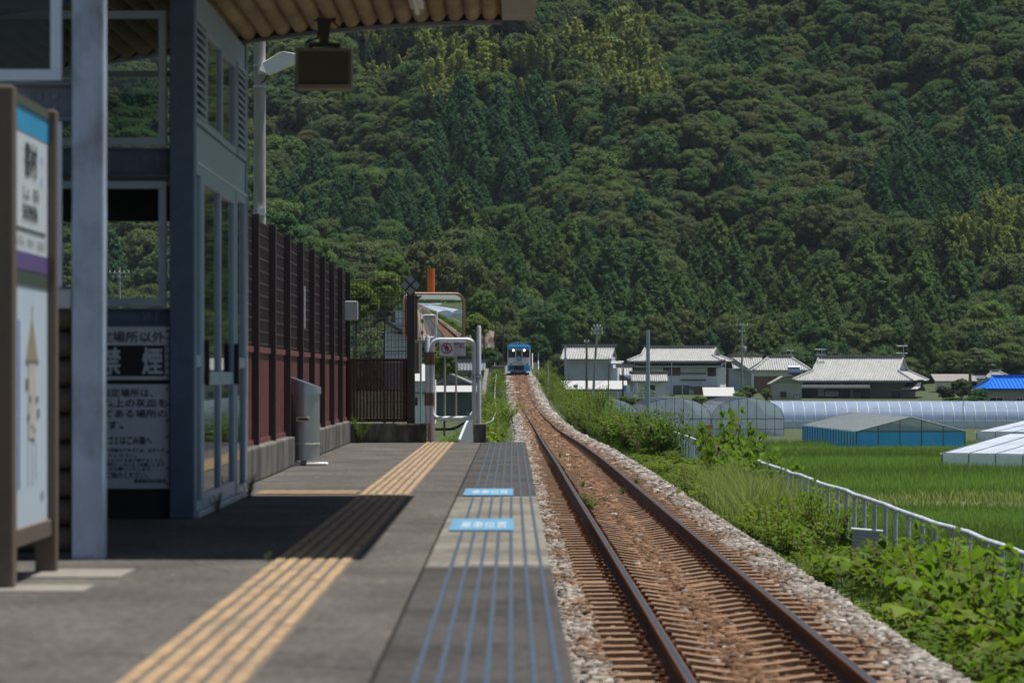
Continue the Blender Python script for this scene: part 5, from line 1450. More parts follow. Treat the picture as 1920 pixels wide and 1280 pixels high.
# ------------------------------------------------------------------ vegetation: meshes
def ico():
    t = (1 + 5 ** .5) / 2
    v = np.array([(-1, t, 0), (1, t, 0), (-1, -t, 0), (1, -t, 0), (0, -1, t), (0, 1, t), (0, -1, -t), (0, 1, -t), (t, 0, -1), (t, 0, 1), (-t, 0, -1), (-t, 0, 1)], float)
    v /= np.linalg.norm(v[0])
    f = np.array([(0, 11, 5), (0, 5, 1), (0, 1, 7), (0, 7, 10), (0, 10, 11), (1, 5, 9), (5, 11, 4), (11, 10, 2), (10, 7, 6), (7, 1, 8), (3, 9, 4), (3, 4, 2), (3, 2, 6), (3, 6, 8), (3, 8, 9), (4, 9, 5), (2, 4, 11), (6, 2, 10), (8, 6, 7), (9, 8, 1)])
    return v, f
IV, IF_ = ico()
def leafcloud(name, lobes, n, size, m, seed, core=.78, up=.35, flat=.22, lobe_tint=.22, aspect=1.6):
    """many small leaf clumps over a set of ellipsoid lobes (x,y,z,rx,ry,rz)"""
    r = np.random.default_rng(seed); Lb = np.asarray(lobes, float)
    c, ra = Lb[:, :3], Lb[:, 3:6]
    area = ra[:, 0] * ra[:, 2]; pr = area / area.sum()
    k = r.choice(len(Lb), n * 2, p=pr)
    d = r.normal(size=(n * 2, 3)); d /= np.linalg.norm(d, axis=1)[:, None]
    d[:, 2] = np.where(d[:, 2] < -.35, -d[:, 2], d[:, 2])
    p = c[k] + d * ra[k] * (.74 + .46 * r.random((n * 2, 1)) ** 1.5)
    ins = np.zeros(len(p), bool)
    for i in range(len(Lb)):
        q_ = ((p - c[i]) / ra[i]); ins |= ((q_ * q_).sum(1) < .62) & (k != i)
    sel = np.where(~ins)[0][:n]; p, d, k = p[sel], d[sel], k[sel]; n = len(p)
    nr = d / ra[k]; nr /= np.linalg.norm(nr, axis=1)[:, None]
    nr = nr * (1 - flat) + r.normal(size=(n, 3)) * .34 + np.array([0, 0, up]); nr /= np.linalg.norm(nr, axis=1)[:, None]
    a = np.cross(nr, r.normal(size=(n, 3))); a /= np.linalg.norm(a, axis=1)[:, None]; b = np.cross(nr, a)
    s = (size * r.uniform(.55, 1.25, n))[:, None]
    V = np.stack([p + a * s * aspect * .5, p + b * s * .5, p - a * s * aspect * .5 * r.uniform(.6, 1, (n, 1)), p - b * s * .5], 1)
    V += (nr * s * .18)[:, None, :] * np.array([1, -1, 1, -1])[None, :, None]
    Q = np.arange(n * 4).reshape(n, 4)
    lt = r.uniform(-lobe_tint, lobe_tint, len(Lb))
    tint = np.clip(.5 + lt[k] + r.normal(0, .27, n), 0, 1)
    V = V.reshape(-1, 3)
    if core > 0:
        cv = (IV[None] * (ra * core)[:, None, :] + c[:, None, :]).reshape(-1, 3)
        tri = (IF_[None] + (np.arange(len(Lb)) * 12)[:, None, None]).reshape(-1, 3) + len(V)
        V = np.concatenate([V, cv]); Q4 = np.concatenate([tri, tri[:, 2:3]], 1)
        # triangles kept as thin quads would break the mesh: split the face arrays
        me = bpy.data.meshes.new(name)
        me.vertices.add(len(V)); me.vertices.foreach_set('co', V.astype(np.float32).ravel())
        li = np.concatenate([Q.ravel(), tri.ravel()]).astype(np.int32)
        me.loops.add(len(li)); me.loops.foreach_set('vertex_index', li)
        ls = np.concatenate([np.arange(0, n * 4, 4), n * 4 + np.arange(0, len(tri) * 3, 3)]).astype(np.int32)
        me.polygons.add(len(ls)); me.polygons.foreach_set('loop_start', ls); me.update(calc_edges=True)
        at = me.attributes.new('tint', 'FLOAT', 'FACE'); at.data.foreach_set('value', np.concatenate([tint, np.full(len(tri), .3)]).astype(np.float32))
        me.materials.append(m); return me
    return np_mesh(name, V, Q, m, tint)

def broad_lobes(seed, R, H, n=18):
    r = np.random.default_rng(seed); o = [(0, 0, H * .45, R * .68, R * .68, H * .43)]
    for i in range(n):
        a = r.uniform(0, 6.28); e = r.uniform(-.1, 1.25); rr = R * (r.uniform(.11, .30) if n > 40 else r.uniform(.22, .42))
        x = math.cos(a) * math.cos(e) * (R - rr * .6); y = math.sin(a) * math.cos(e) * (R - rr * .6); z = H * .38 + math.sin(e) * (H * .62 - rr * .7)
        o.append((x, y, z, rr * r.uniform(.9, 1.25), rr * r.uniform(.9, 1.25), rr * r.uniform(.75, 1.15)))
    return o
def cedar_lobes(seed, R, H, n=60):
    r = np.random.default_rng(seed); o = []
    for i in range(7):
        z = H * (.12 + .8 * i / 7); rr = R * (1 - i / 7.0) ** .6 * .74 + .15; o.append((0, 0, z, rr, rr, H * .10))
    for i in range(n):
        u = (i + r.uniform(0, 1)) / n; z = H * (.08 + .86 * u); rad = R * (1 - u) ** .55 + .1; a = i * 2.4 + r.uniform(-.4, .4)
        rr = (.24 * R + .30) * (1.0 - .55 * u) * r.uniform(.75, 1.3)
        o.append((math.cos(a) * (rad - rr * .4), math.sin(a) * (rad - rr * .4), z - rad * .12, rr, rr, rr * 1.15))
    o.append((0, 0, H * .95, .38, .38, H * .06)); return o
def bamboo_lobes(seed, n=9):
    r = np.random.default_rng(seed); o = []
    for i in range(n):
        x, y = r.uniform(-2.6, 2.6, 2); H = r.uniform(6.0, 11); lx, ly = r.uniform(-1.8, 1.8, 2)
        for k in range(6):
            u = .35 + .65 * k / 5; rr = .80 * math.sin(math.pi * (.10 + .60 * (1 - u) + .1)) * r.uniform(.6, 1.25) + .12
            o.append((x + lx * u * u, y + ly * u * u, H * u, rr, rr, .95))
    return o
FB = foliage('broadleaf_leaves', [(.046, .098, .026), (.066, .116, .030), (.072, .100, .030), (.034, .084, .030), (.076, .126, .030), (.080, .102, .032), (.048, .104, .042)], .34, .15, .8, .08)
FBR = foliage('olive_brown_leaves', [(.070, .088, .028), (.058, .084, .028), (.082, .086, .032), (.050, .080, .028), (.074, .096, .030), (.064, .092, .034)], .34, .12, .8, .08)
FC = foliage('cedar_needles', [(.024, .070, .030), (.034, .086, .030), (.030, .076, .034), (.042, .092, .030)], .34, .1, .8, .08)
FC2 = foliage('yellow_green_cedar', [(.044, .092, .020), (.060, .108, .022), (.036, .080, .024), (.070, .112, .024)], .32, .12, .8, .08)
FBM = foliage('bamboo_leaves', [(.19, .235, .052), (.25, .275, .065), (.13, .19, .048), (.27, .275, .08), (.095, .145, .04)], .4, .25, .8, .08)
FGY = foliage('bare_grey_twigs', [(.11, .095, .085), (.13, .105, .09)], .3, .1, .9, .05)
FBU = foliage('fresh_green_leaves', [(.080, .145, .022), (.105, .165, .027), (.066, .125, .024), (.12, .17, .03)], .32, .3, .7, .12)
FDK = foliage('dark_garden_leaves', [(.032, .056, .018), (.044, .066, .020)], .36, .15, .7, .1)

PB = [leafcloud('broadleaf_tree', broad_lobes(i, 4.3 + .4 * (i % 3), 7.0 + .5 * i, 58), 4200, .29, FB, 10 + i) for i in range(5)]
PBR = [leafcloud('broadleaf_tree', broad_lobes(20 + i, 4.6, 6.6 + .5 * i, 64), 4200, .29, FBR, 30 + i) for i in range(3)]
PC = [leafcloud('cedar_tree', cedar_lobes(i, 2.9 + .2 * i, 9.5 + .8 * i, 62), 3400, .27, FC, 50 + i, up=.5) for i in range(4)]
PC2 = [leafcloud('cedar_tree', cedar_lobes(10 + i, 3.5, 12 + i, 66), 3800, .29, FC2, 60 + i, up=.5) for i in range(3)]
PM = [leafcloud('bamboo', bamboo_lobes(i, 12), 3600, .30, FBM, 70 + i, core=.5, up=.1, aspect=2.4) for i in range(3)]
PU = [leafcloud('broadleaf_tree', broad_lobes(40 + i, 3.6, 7.5, 60), 5200, .27, FBU, 80 + i) for i in range(3)]
PG = [leafcloud('broadleaf_tree', broad_lobes(50 + i, 3.8, 8.0, 64), 5200, .27, FB, 90 + i) for i in range(3)]
PGR = [leafcloud('broadleaf_tree', broad_lobes(60 + i, 4.2, 6.6, 70), 5200, .27, FBR, 95 + i) for i in range(2)]
PGY = [leafcloud('broadleaf_tree', broad_lobes(90, 4.0, 6.0, 60), 3600, .24, FGY, 99)]
PD = [leafcloud('garden_shrub', broad_lobes(70 + i, 1.3, 2.4, 16), 1500, .17, (FDK, FBU, FB)[i], 100 + i) for i in range(3)]
BARKM = mat('tree_bark', (.11, .085, .06), .9, 0, .25, 5, .4, 20, stretch=(1, 1, .25))

# ------------------------------------------------------------------ hillside forest
def proj(x, y, z): return 960 + x * F / y, 705 - (z - CAMZ) * F / y
fr_ = np.random.default_rng(8)
cand = []
yy = 574.0
while yy < 905:
    sp = 3.75 + (yy - 592) * .003
    xx = -150 + fr_.uniform(0, sp)
    while xx < 175:
        cand.append((xx + fr_.uniform(-1.7, 1.7), yy + fr_.uniform(-1.6, 1.6))); xx += sp
    yy += sp * .80
cand = np.array(cand)
cz = GZ(cand[:, 0], cand[:, 1])
cpx, cpy = proj(cand[:, 0], cand[:, 1], cz + 5)
hill_ok = (cz > 3.0) | ((cand[:, 1] > 580) & (cand[:, 0] > 8)) | ((cand[:, 0] < -12) & (cand[:, 1] > 580))
def vn(x, y, s, ph=0.0):
    return math.sin(x * s + ph) * math.sin(y * s * 1.3 + 1.7 * ph + .6) + .5 * math.sin(x * s * 2.3 - y * s * 1.9 + ph)
def plan(px, py, r):
    n = vn(px, py, .011) * 26; n2 = vn(px, py, .023, 2.0) * 14; px = px + n2; py = py + n
    if (abs(px - 1310) < 45 and abs(py - 172) < 16) or (abs(px - 735) < 35 and abs(py - 165) < 14) or (abs(px - 1240) < 20 and abs(py - 300) < 10): return 'grey', 0
    if 690 < px < 1230 and 45 < py < 168 + .05 * (px - 690) and r < .66: return 'bamboo', 0
    if 1080 < px < 1200 and 150 <= py < 215 and r < .4: return 'bamboo', 0
    if px > 1800 and 380 < py < 505 and r < .8: return 'bamboo', 1
    if px > 1650 - (py - 330) * .25 and 225 < py < 400 and px > 1640: return ('cedar', 0) if r < .93 else ('broad', 0)
    if 800 < px < 1075 and 165 < py < 350: return ('cedar', 1) if r < .85 else ('broad', 1)
    if 545 < px < 900 and 315 < py < 445: return ('cedar', 2) if r < .8 else ('broad', 1)
    if 770 < px < 1060 and 400 < py < 520: return ('cedar2', 3) if r < .5 else ('broad', 1)
    if 1040 < px < 1790 and 455 < py < 650: return ('cedar2', 4) if r < .55 else ('broad', 2)
    if 1180 < px < 1720 and 150 < py < 455: return ('brown', 3) if r < .55 else (('broad', 3) if r < .93 else ('cedar', 5))
    if px < 720 and 190 < py < 320: return ('brown', 4) if r < .5 else ('broad', 4)
    if r < .12: return 'cedar', 5
    return ('brown', 5) if r < .38 else ('broad', 5)
LAB = {
    ('cedar', 0): ('dark green pointed cedar in the dense stand high on the hill above the blue roof', 'cedars in the stand above the blue roof'),
    ('cedar', 1): ('dark cypress in the smooth dark patch of hill below the bamboo', 'cypresses below the bamboo'),
    ('cedar', 2): ('pointed green cedar on the slope above the screen fence', 'cedars above the screen fence'),
    ('cedar2', 3): ('yellowish green cedar on the slope above the orange mirror pole', 'cedars above the mirror pole'),
    ('cedar2', 4): ('tall yellowish green cedar on the lower hill behind the village houses', 'cedars behind the village'),
    ('cedar', 5): ('lone dark cedar scattered among broadleaf trees on the hill', 'cedars scattered on the hill'),
    ('bamboo', 0): ('yellow green feathery bamboo clump in the bright patch near the hilltop', 'bamboo near the hilltop'),
    ('bamboo', 1): ('yellow green bamboo clump in the bright patch above the blue roof', 'bamboo above the blue roof'),
    ('broad', 0): ('rounded green tree among the cedars above the blue roof', 'round trees among the cedars'),
    ('broad', 1): ('rounded green tree on the slope above the mirror and gate', 'round trees above the gate'),
    ('broad', 2): ('rounded green tree at the hill foot behind the village', 'round trees at the hill foot'),
    ('broad', 3): ('rounded green tree among olive brown ones on the middle of the hill', 'round trees on the middle slope'),
    ('broad', 4): ('rounded green tree on the slope beside the street lamp', 'round trees by the street lamp'),
    ('broad', 5): ('rounded green tree scattered on the upper hillside', 'round trees on the upper hill'),
    ('brown', 3): ('olive brown domed tree on the middle of the hill', 'olive brown trees on the middle slope'),
    ('brown', 4): ('olive brown domed tree on the slope beside the street lamp', 'olive brown trees by the street lamp'),
    ('brown', 5): ('olive brown domed tree scattered on the upper hillside', 'olive brown trees on the upper hill'),
}
LAB[('grey', 0)] = ('greyish bare looking tree among the olive crowns on the hill', 'greyish trees on the hill')
PROTO = {'grey': PGY, 'broad': PB, 'brown': PBR, 'cedar': PC, 'cedar2': PC2, 'bamboo': PM}
KNAME = {'grey': 'broadleaf_tree', 'broad': 'broadleaf_tree', 'brown': 'broadleaf_tree', 'cedar': 'cedar_tree', 'cedar2': 'cedar_tree', 'bamboo': 'bamboo_clump'}
KCAT = {'grey': 'tree', 'broad': 'tree', 'brown': 'tree', 'cedar': 'tree', 'cedar2': 'tree', 'bamboo': 'bamboo'}
quota = {'broadleaf_tree': 240, 'cedar_tree': 270, 'bamboo_clump': 150}
order = np.argsort(cand[:, 1])
src_obs = {}; stuff_pts = []
for i in order:
    if not hill_ok[i]: continue
    x, y = cand[i]; z = cz[i]; px, py = cpx[i], cpy[i]
    kd, rg_ = plan(px, py, fr_.random())
    vi = int(fr_.integers(len(PROTO[kd]))); sc = fr_.uniform(.44, .82) * (1.12 if kd in ('cedar2',) else (1.05 if kd == 'cedar' and rg_ == 1 else 1.0))
    if fr_.random() < .10: sc *= 1.4
    rz = fr_.uniform(0, 6.28)
    seen = (480 < px < 1935 and -12 < py < 690) 
    kn = KNAME[kd]
    if seen and quota[kn] > 0:
        quota[kn] -= 1
        o = link(kn, PROTO[kd][vi]); o.location = (x, y, z - .6); o.rotation_euler = (0, 0, rz); o.scale = (sc * fr_.uniform(.92, 1.12), sc * fr_.uniform(.92, 1.12), sc)
        tag(o, *([LAB[(kd, rg_)][0], KCAT[kd], LAB[(kd, rg_)][1]]))
        src_obs.setdefault((kd, vi), o)
    else:
        stuff_pts.append((x, y, z - .6, kd, vi, sc, rz))
# low far woods behind the camera, which only the mirror can show
for k in range(260):
    x, y = fr_.uniform(-300, 300), fr_.uniform(-640, -330)
    stuff_pts.append((x, y, float(GZ(x, y)) - .5, ('broad', 'brown')[k % 2], k % 3, fr_.uniform(1.0, 1.6), fr_.uniform(0, 6.28)))
keys = [k for k in src_obs]
kidx = {k: i for i, k in enumerate(keys)}
stuff_pts = [s for s in stuff_pts if (s[3], s[4]) in kidx]
me = bpy.data.meshes.new('hillside_forest')
me.vertices.add(len(stuff_pts)); me.vertices.foreach_set('co', np.array([s[:3] for s in stuff_pts], np.float32).ravel())
for nm, typ, vals in (('pick', 'INT', [kidx[(s[3], s[4])] for s in stuff_pts]), ('size', 'FLOAT', [s[5] for s in stuff_pts]), ('turn', 'FLOAT', [s[6] for s in stuff_pts])):
    a = me.attributes.new(nm, typ, 'POINT'); a.data.foreach_set('value', np.array(vals, np.int32 if typ == 'INT' else np.float32))
forest = link('hillside_forest', me)
tag(forest, 'dense mixed forest covering the upper hillside behind the village', 'forest', kind='stuff')
ng = bpy.data.node_groups.new('scatter_trees', 'GeometryNodeTree')
ng.interface.new_socket('Geometry', in_out='INPUT', socket_type='NodeSocketGeometry')
ng.interface.new_socket('Geometry', in_out='OUTPUT', socket_type='NodeSocketGeometry')
N = ng.nodes; L = ng.links
gi = N.new('NodeGroupInput'); go = N.new('NodeGroupOutput')
ms_ = N.new('GeometryNodeMeshToPoints'); L.new(gi.outputs[0], ms_.inputs[0])
ip = N.new('GeometryNodeInstanceOnPoints'); L.new(ms_.outputs[0], ip.inputs['Points'])
gt = N.new('GeometryNodeGeometryToInstance')
for k in reversed(keys):                                 # joined first-to-last = reverse order of linking
    oi = N.new('GeometryNodeObjectInfo'); oi.transform_space = 'ORIGINAL'; oi.inputs['Object'].default_value = src_obs[k]; oi.inputs['As Instance'].default_value = True
    if 'jn' not in globals(): jn = N.new('GeometryNodeJoinGeometry')
    L.new(oi.outputs['Geometry'], jn.inputs[0])
L.new(jn.outputs[0], ip.inputs['Instance']); ip.inputs['Pick Instance'].default_value = True
def named(n, t):
    a = N.new('GeometryNodeInputNamedAttribute'); a.data_type = t; a.inputs[0].default_value = n; return a.outputs[0]
L.new(named('pick', 'INT'), ip.inputs['Instance Index'])
cx_n = N.new('ShaderNodeCombineXYZ'); L.new(named('turn', 'FLOAT'), cx_n.inputs[2]); L.new(cx_n.outputs[0], ip.inputs['Rotation'])
L.new(named('size', 'FLOAT'), ip.inputs['Scale'])
L.new(ip.outputs[0], go.inputs[0])
N.remove(gt)
md = forest.modifiers.new('scatter', 'NODES'); md.node_group = ng

# ------------------------------------------------------------------ single trees and shrubs around the village and the line
def tree(label, px, d, top, me_, wpx=None, zg=None, group=None, name='broadleaf_tree', cat='tree', sink=0.0):
    """crown top at row `top`, crown width in photo pixels wpx, both at distance d"""
    x = PX(px, d); g = float(GZ(x, d)) if zg is None else zg
    H = PZ(top, d) - g
    bb = np.array([v.co for v in me_.vertices]) if me_.name not in _bb else None
    if bb is not None: _bb[me_.name] = (bb[:, 2].max(), np.abs(bb[:, :2]).max())
    mh, mw = _bb[me_.name]
    t = thing(name, label, cat, (x, d, g), random.Random(px * 7 + d).uniform(0, 6.28), group)
    W_ = wpx * d / F / 2 if wpx else H * .45
    c = link('crown', me_, t)
    ch = min(H * .9, W_ * 2.1)
    c.scale = (W_ / mw, W_ / mw, ch / mh); c.location = (0, 0, H - ch - sink)
    tr_ = MB(); rb_ = random.Random(int(px + d)); r0 = max(.1, W_ * .055)
    tr_.tube([(0, 0, -.3), (rb_.uniform(-.2, .2), 0, (H - ch) * .5 + .2), (rb_.uniform(-.3, .3), .1, H - ch * .55)], [r0, r0 * .8, r0 * .5], 8)
    for k in range(3):
        a = rb_.uniform(0, 6.28); tr_.tube([(0, 0, (H - ch) + ch * .1), (math.cos(a) * W_ * .45, math.sin(a) * W_ * .45, H - ch * .45)], [r0 * .5, r0 * .25], 6)
    tr_.build('trunk', BARKM, t)
    return t
_bb = {}
def zrow(d, row): return PZ(row, d)
TR = [
    ('low green tree below the bare earth bank', 888, 440, 640, PU[1], 55),
    ('low dark green tree left of the stone abutment', 915, 425, 650, PG[0], 40),
    # left slope and fence
    ('big green tree whose crown shows just above the near end of the screen fence', 520, 330, 392, PG[0], 120),
    ('rounded tree peeping over the middle of the screen fence', 585, 345, 440, PG[1], 110),
    ('dark rounded tree beyond the far end of the screen fence', 628, 370, 478, PB[2], 90),
    ('leafy green tree behind the left half of the wire mesh', 668, 205, 520, PU[0], 95),
    ('leafy green tree behind the right half of the wire mesh', 722, 225, 506, PU[1], 82),
    ('bright yellow green tree rising behind the wire mesh and diamond marker', 738, 330, 478, PU[2], 70),
    ('broad olive brown tree above the orange mirror pole', 805, 500, 446, PGR[0], 130),
    ('olive brown tree to the right of the orange pole', 880, 520, 476, PGR[1], 110),
    ('low olive brown tree ending that brown group above the earth bank', 930, 535, 505, PGR[0], 70),
    ('fresh green tree just right of the mirror', 905, 420, 542, PU[2], 75),
    ('green tree hanging over the earth bank left of the dark cutting', 945, 480, 560, PG[2], 55),
    ('round green tree behind the latch post of the gate', 893, 360, 585, PU[0], 60),
    ('small green tree between the shed and the mirror', 833, 300, 655, PU[1], 60),
    ('small dark tree left of the white roofed house', 800, 340, 668, PG[1], 45),
    # around the train and the storehouse
    ('large dark round tree right of the railcar', 1020, 530, 566, PG[0], 100),
    ('round dark tree between railcar and storehouse', 1008, 500, 625, PG[1], 60),
    ('dark tree standing behind the storehouse roof', 1085, 560, 575, PG[2], 90),
    ('broad green tree behind the storehouse gable', 1160, 570, 590, PG[0], 85),
    ('green tree behind the two storey house, left part', 1225, 580, 588, PG[1], 80),
    ('green tree behind the two storey house, right part', 1290, 585, 580, PG[2], 85),
    ('green tree behind the transformer pole', 1365, 590, 585, PB[0], 85),
    ('green tree behind the brown walled house', 1450, 592, 600, PG[1], 80),
    ('green tree behind the farmhouse, left end', 1530, 590, 598, PG[0], 85),
    ('green tree behind the middle of the farmhouse roof', 1610, 592, 605, PG[2], 85),
    ('green tree behind the right end of the farmhouse', 1685, 595, 590, PB[3], 85),
    ('dark green tree behind the hipped house', 1760, 600, 605, PG[1], 75),
    ('yellow green tree towering behind the pine', 1850, 598, 560, PU[0], 95),
    ('yellow green tree at the far right edge of the hill foot', 1925, 600, 590, PU[1], 90),
]
for lab, px, d, top, m_, wpx in TR: tree(lab, px, d, top, m_, wpx)
SH = [
    ('round grey green shrub before the brown walled house', 1402, 470, 722, PD[2], 42), ('smaller round shrub at the plaster hut', 1437, 480, 727, PD[2], 26),
    ('clipped green shrub beside the gatehouse', 1213, 470, 729, PD[1], 46), ('low green shrub at the foot of the two storey house', 1256, 470, 738, PD[1], 26),
    ('dark pointed garden shrub left of the pine', 1802, 470, 708, PD[0], 48), ('dark garden shrub beside the farmhouse awning', 1772, 480, 722, PD[0], 42),
    ('green shrub at the corner of the blue roofed building', 1836, 470, 727, PD[2], 40), ('low green hedge bush in front of the garden', 1790, 440, 744, PD[1], 60),
    ('low green hedge bush below the pine', 1828, 445, 742, PD[2], 50), ('green shrub beside the white roofed shed', 1385, 450, 735, PD[1], 36),
]
for lab, px, d, top, m_, wpx in SH: tree(lab, px, d, top, m_, wpx, name='garden_shrub', cat='shrub', zg=PZ(756, d))
hedge_r = random.Random(9)
for k in range(12):
    tree('low leafy bush in the row before the village yard', 1170 + k * 15 + hedge_r.uniform(-4, 4), 420 + hedge_r.uniform(-12, 12), 744 + hedge_r.uniform(-3, 4), PD[1 + k % 2], 24, zg=PZ(764, 420), group='bushes in the row before the yard', name='garden_shrub', cat='shrub')
# the garden pine
t = thing('pine_tree', 'tall garden pine with bare reddish trunk and layered flat pads', 'tree', (PX(1818, 480), 480, PZ(752, 480)))
kk_ = 480 / F
def pt(px, py): return ((px - 1818) * kk_, (752 - py) * kk_)
tk = MB(); tk.tube([(0, 0, -.3), (pt(1819, 715)[0], 0, pt(1819, 715)[1]), (pt(1819, 695)[0], .1, pt(1819, 695)[1]), (pt(1825, 675)[0], 0, pt(1825, 675)[1])], [.24, .21, .17, .08], 9)
for a, b in (((1819, 698), (1808, 690)), ((1820, 692), (1838, 690)), ((1822, 684), (1812, 678)), ((1819, 704), (1838, 700)), ((1824, 680), (1850, 676))): tk.bar((*pt(*a)[:1], 0, pt(*a)[1]), (pt(*b)[0], .1, pt(*b)[1]), .07, 6)
tk.build('trunk', mat('pine_bark', (.17, .12, .085), .9, 0, .25, 4), t)
pads = [(1808, 688, 10, 4), (1815, 677, 12, 4.5), (1828, 670, 14, 5), (1840, 690, 13, 4), (1848, 677, 14, 5), (1835, 662, 12, 5), (1826, 657, 8, 4), (1846, 698, 10, 3.5), (1858, 686, 10, 4)]
lb = [(pt(a, b)[0], random.Random(a).uniform(-.4, .4), pt(a, b)[1], c * kk_, c * kk_ * .9, e * kk_) for a, b, c, e in pads]
link('crown', leafcloud('pine_pads', lb, 2600, .17, foliage('pine_needles', [(.055, .075, .02), (.07, .085, .022)], .4, .15), 5, core=.7, up=.6), t)

# ------------------------------------------------------------------ leafy verge plants
def leaf_plants(seed, H, nst, nlf, lsize, spread, droop=.5, kind='heart'):
    r = np.random.default_rng(seed); stems = MB(); V = []; Q = []; T = []
    for s in range(nst):
        a = r.uniform(0, 6.28); l = H * r.uniform(.6, 1.0); lean = spread * r.uniform(.15, 1.0)
        bx_, by_ = r.uniform(-.12, .12, 2)
        pts_ = [(bx_ + math.cos(a) * lean * u ** 1.3, by_ + math.sin(a) * lean * u ** 1.3, l * u) for u in (0, .3, .6, 1.0)]
        stems.tube(pts_, [.011, .009, .007, .003], 5)
        for k in range(nlf):
            u = r.uniform(.12, 1.0) ** .8
            i = min(2, int(u * 3)); 
            p = np.array([np.interp(u, (0, .3, .6, 1), [q[j] for q in pts_]) for j in range(3)])
            az = k * 2.4 + r.uniform(-.6, .6); ls = lsize * r.uniform(.5, 1.15) * (1.05 - .35 * u)
            out_ = np.array([math.cos(az), math.sin(az), 0.0]); el = r.uniform(.0, .5)
            pet = p + out_ * ls * r.uniform(.4, 1.1) + np.array([0, 0, ls * el])
            dr = -droop * r.uniform(.4, 1.5)
            fw = out_ * math.cos(dr) + np.array([0, 0, math.sin(dr)]); sd = np.cross(fw, [0, 0, 1]); sd /= np.linalg.norm(sd) + 1e-9
            roll = r.uniform(-.5, .5); upv = np.cross(sd, fw); sd = sd * math.cos(roll) + upv * math.sin(roll); upv = np.cross(sd, fw)
            wd = .46 if kind == 'heart' else .24
            fold = r.uniform(.05, .2)
            sh_ = [(0, 0, 0), (.10, wd * .9, fold * .8), (.38, wd, fold), (.72, wd * .5, fold * .5 - .05), (1.0, 0, -.14), (.72, -wd * .5, fold * .5 - .05), (.38, -wd, fold), (.10, -wd * .9, fold * .8), (.45, 0, -.01)]
            o = len(V); V += [pet + ls * (f * fw + s_ * sd + u_ * upv) for f, s_, u_ in sh_]
            Q += [(o, o + 1, o + 2, o + 8), (o + 8, o + 2, o + 3, o + 4), (o + 8, o + 4, o + 5, o + 6), (o, o + 8, o + 6, o + 7)]
            T += [np.clip(.5 + .35 * (u - .5) + r.normal(0, .22), 0, 1)] * 4
    return stems, np.array(V), np.array(Q), np.array(T)
LEAF = foliage('verge_leaves', [(.080, .155, .012), (.115, .180, .018), (.045, .100, .014), (.145, .200, .024), (.060, .120, .014), (.100, .155, .016), (.038, .085, .013)], .42, .45, rough=.6, spec=.12)
STEMM = mat('reddish_stem', (.16, .075, .04), .6, 0, .2, 10)
def plant_proto(name, *a, **k):
    st, V, Q, T = leaf_plants(*a, **k); return np_mesh(name + '_leaves', V, Q, LEAF, T), st
NEARP = [plant_proto('shrub', 1, 1.0, 9, 19, .20, .95), plant_proto('shrub', 2, 1.0, 10, 22, .16, .9), plant_proto('shrub', 3, 1.0, 11, 24, .125, .8), plant_proto('shrub', 4, 1.0, 12, 28, .10, .8)]
BUSHP = [plant_proto('bush', 7, 1.0, 16, 34, .085, .55), plant_proto('bush', 8, 1.0, 18, 34, .08, .6, kind='lance')]
stem_me = {}
pr_ = random.Random(21)
def shrub(p, x, y, z, s, sz, label, group, name='leafy_shrub', cat='shrub'):
    if .088 < x / y < .1025 and y < 48: sz *= .3; s *= .7        # low plants where the corrugated sheet stays in sight
    t = thing(name, label, cat, (x, y, z), pr_.uniform(0, 6.28), group); t.scale = (s, s, sz)
    link('foliage', p[0], t)
    if id(p) not in stem_me:
        o = p[1].build('stems', STEMM, t); stem_me[id(p)] = o.data
    else: link('stems', stem_me[id(p)], t)
    return t
G = [('big leaved green shrub with reddish stems beside the pipe fence, in the closest thicket', 'shrubs of the closest thicket by the pipe fence'),
     ('green shrub on the ballast edge between the grass clump and the corrugated sheet', 'shrubs by the corrugated sheet'),
     ('green shrub in the thicket rising over the middle of the pipe fence', 'shrubs over the middle of the pipe fence'),
     ('small looking green shrub on the far right verge below the greenhouses', 'shrubs on the far right verge'),
     ('green shrub on the left verge between gate and railcar', 'shrubs on the left verge')]
def gz(x, y): return float(GZ(x, y))
y = 22.5
while y < 41:
    for x0_ in (3.5, 4.15):
        s = pr_.uniform(.85, 1.2); x = x0_ + pr_.uniform(-.2, .2); yv = y + pr_.uniform(-.35, .35)
        if x0_ < 3.6: s *= .6
        hgt = ((.95 if y < 37.5 else .70) if x0_ > 3.6 else .5) * pr_.uniform(.8, 1.1)
        shrub(NEARP[pr_.randrange(3)], x, yv, gz(x, yv) - .05, s, hgt, *G[0])
    y += .95
while y < 58:
    for x0_ in (3.6, 4.4):
        if x0_ / y > .089 and y > 44: continue
        if pr_.random() < .25 and y < 49: continue
        s = pr_.uniform(.7, 1.1); x = x0_ + pr_.uniform(-.2, .25); yv = y + pr_.uniform(-.4, .4)
        h_ = (.62 if y < 45 else .92 if y < 53 else .6) * pr_.uniform(.8, 1.15) * (.75 if x0_ < 4 else 1)
        shrub((NEARP + BUSHP)[pr_.randrange(1, 6)], x, yv, gz(x, yv) - .05, s, h_, *G[1])
    y += 1.05
y = 63.5
while y < 100:
    for x0_ in (3.6, 4.35):
        tall = 1.65 if 65 < y < 75 and x0_ > 4 else (.5 if y > 75 else .8); near_ = tall > 1
        s = pr_.uniform(.9, 1.3); x = x0_ + pr_.uniform(-.25, .25); yv = y + pr_.uniform(-.6, .6)
        shrub((NEARP + BUSHP)[pr_.randrange(0, 2) if near_ else pr_.randrange(1, 6)], x, yv, gz(x, yv) - .05, s, tall * pr_.uniform(.7, 1.15) * (.75 if x0_ < 4 else 1), *G[2])
    y += 1.5
y = 100
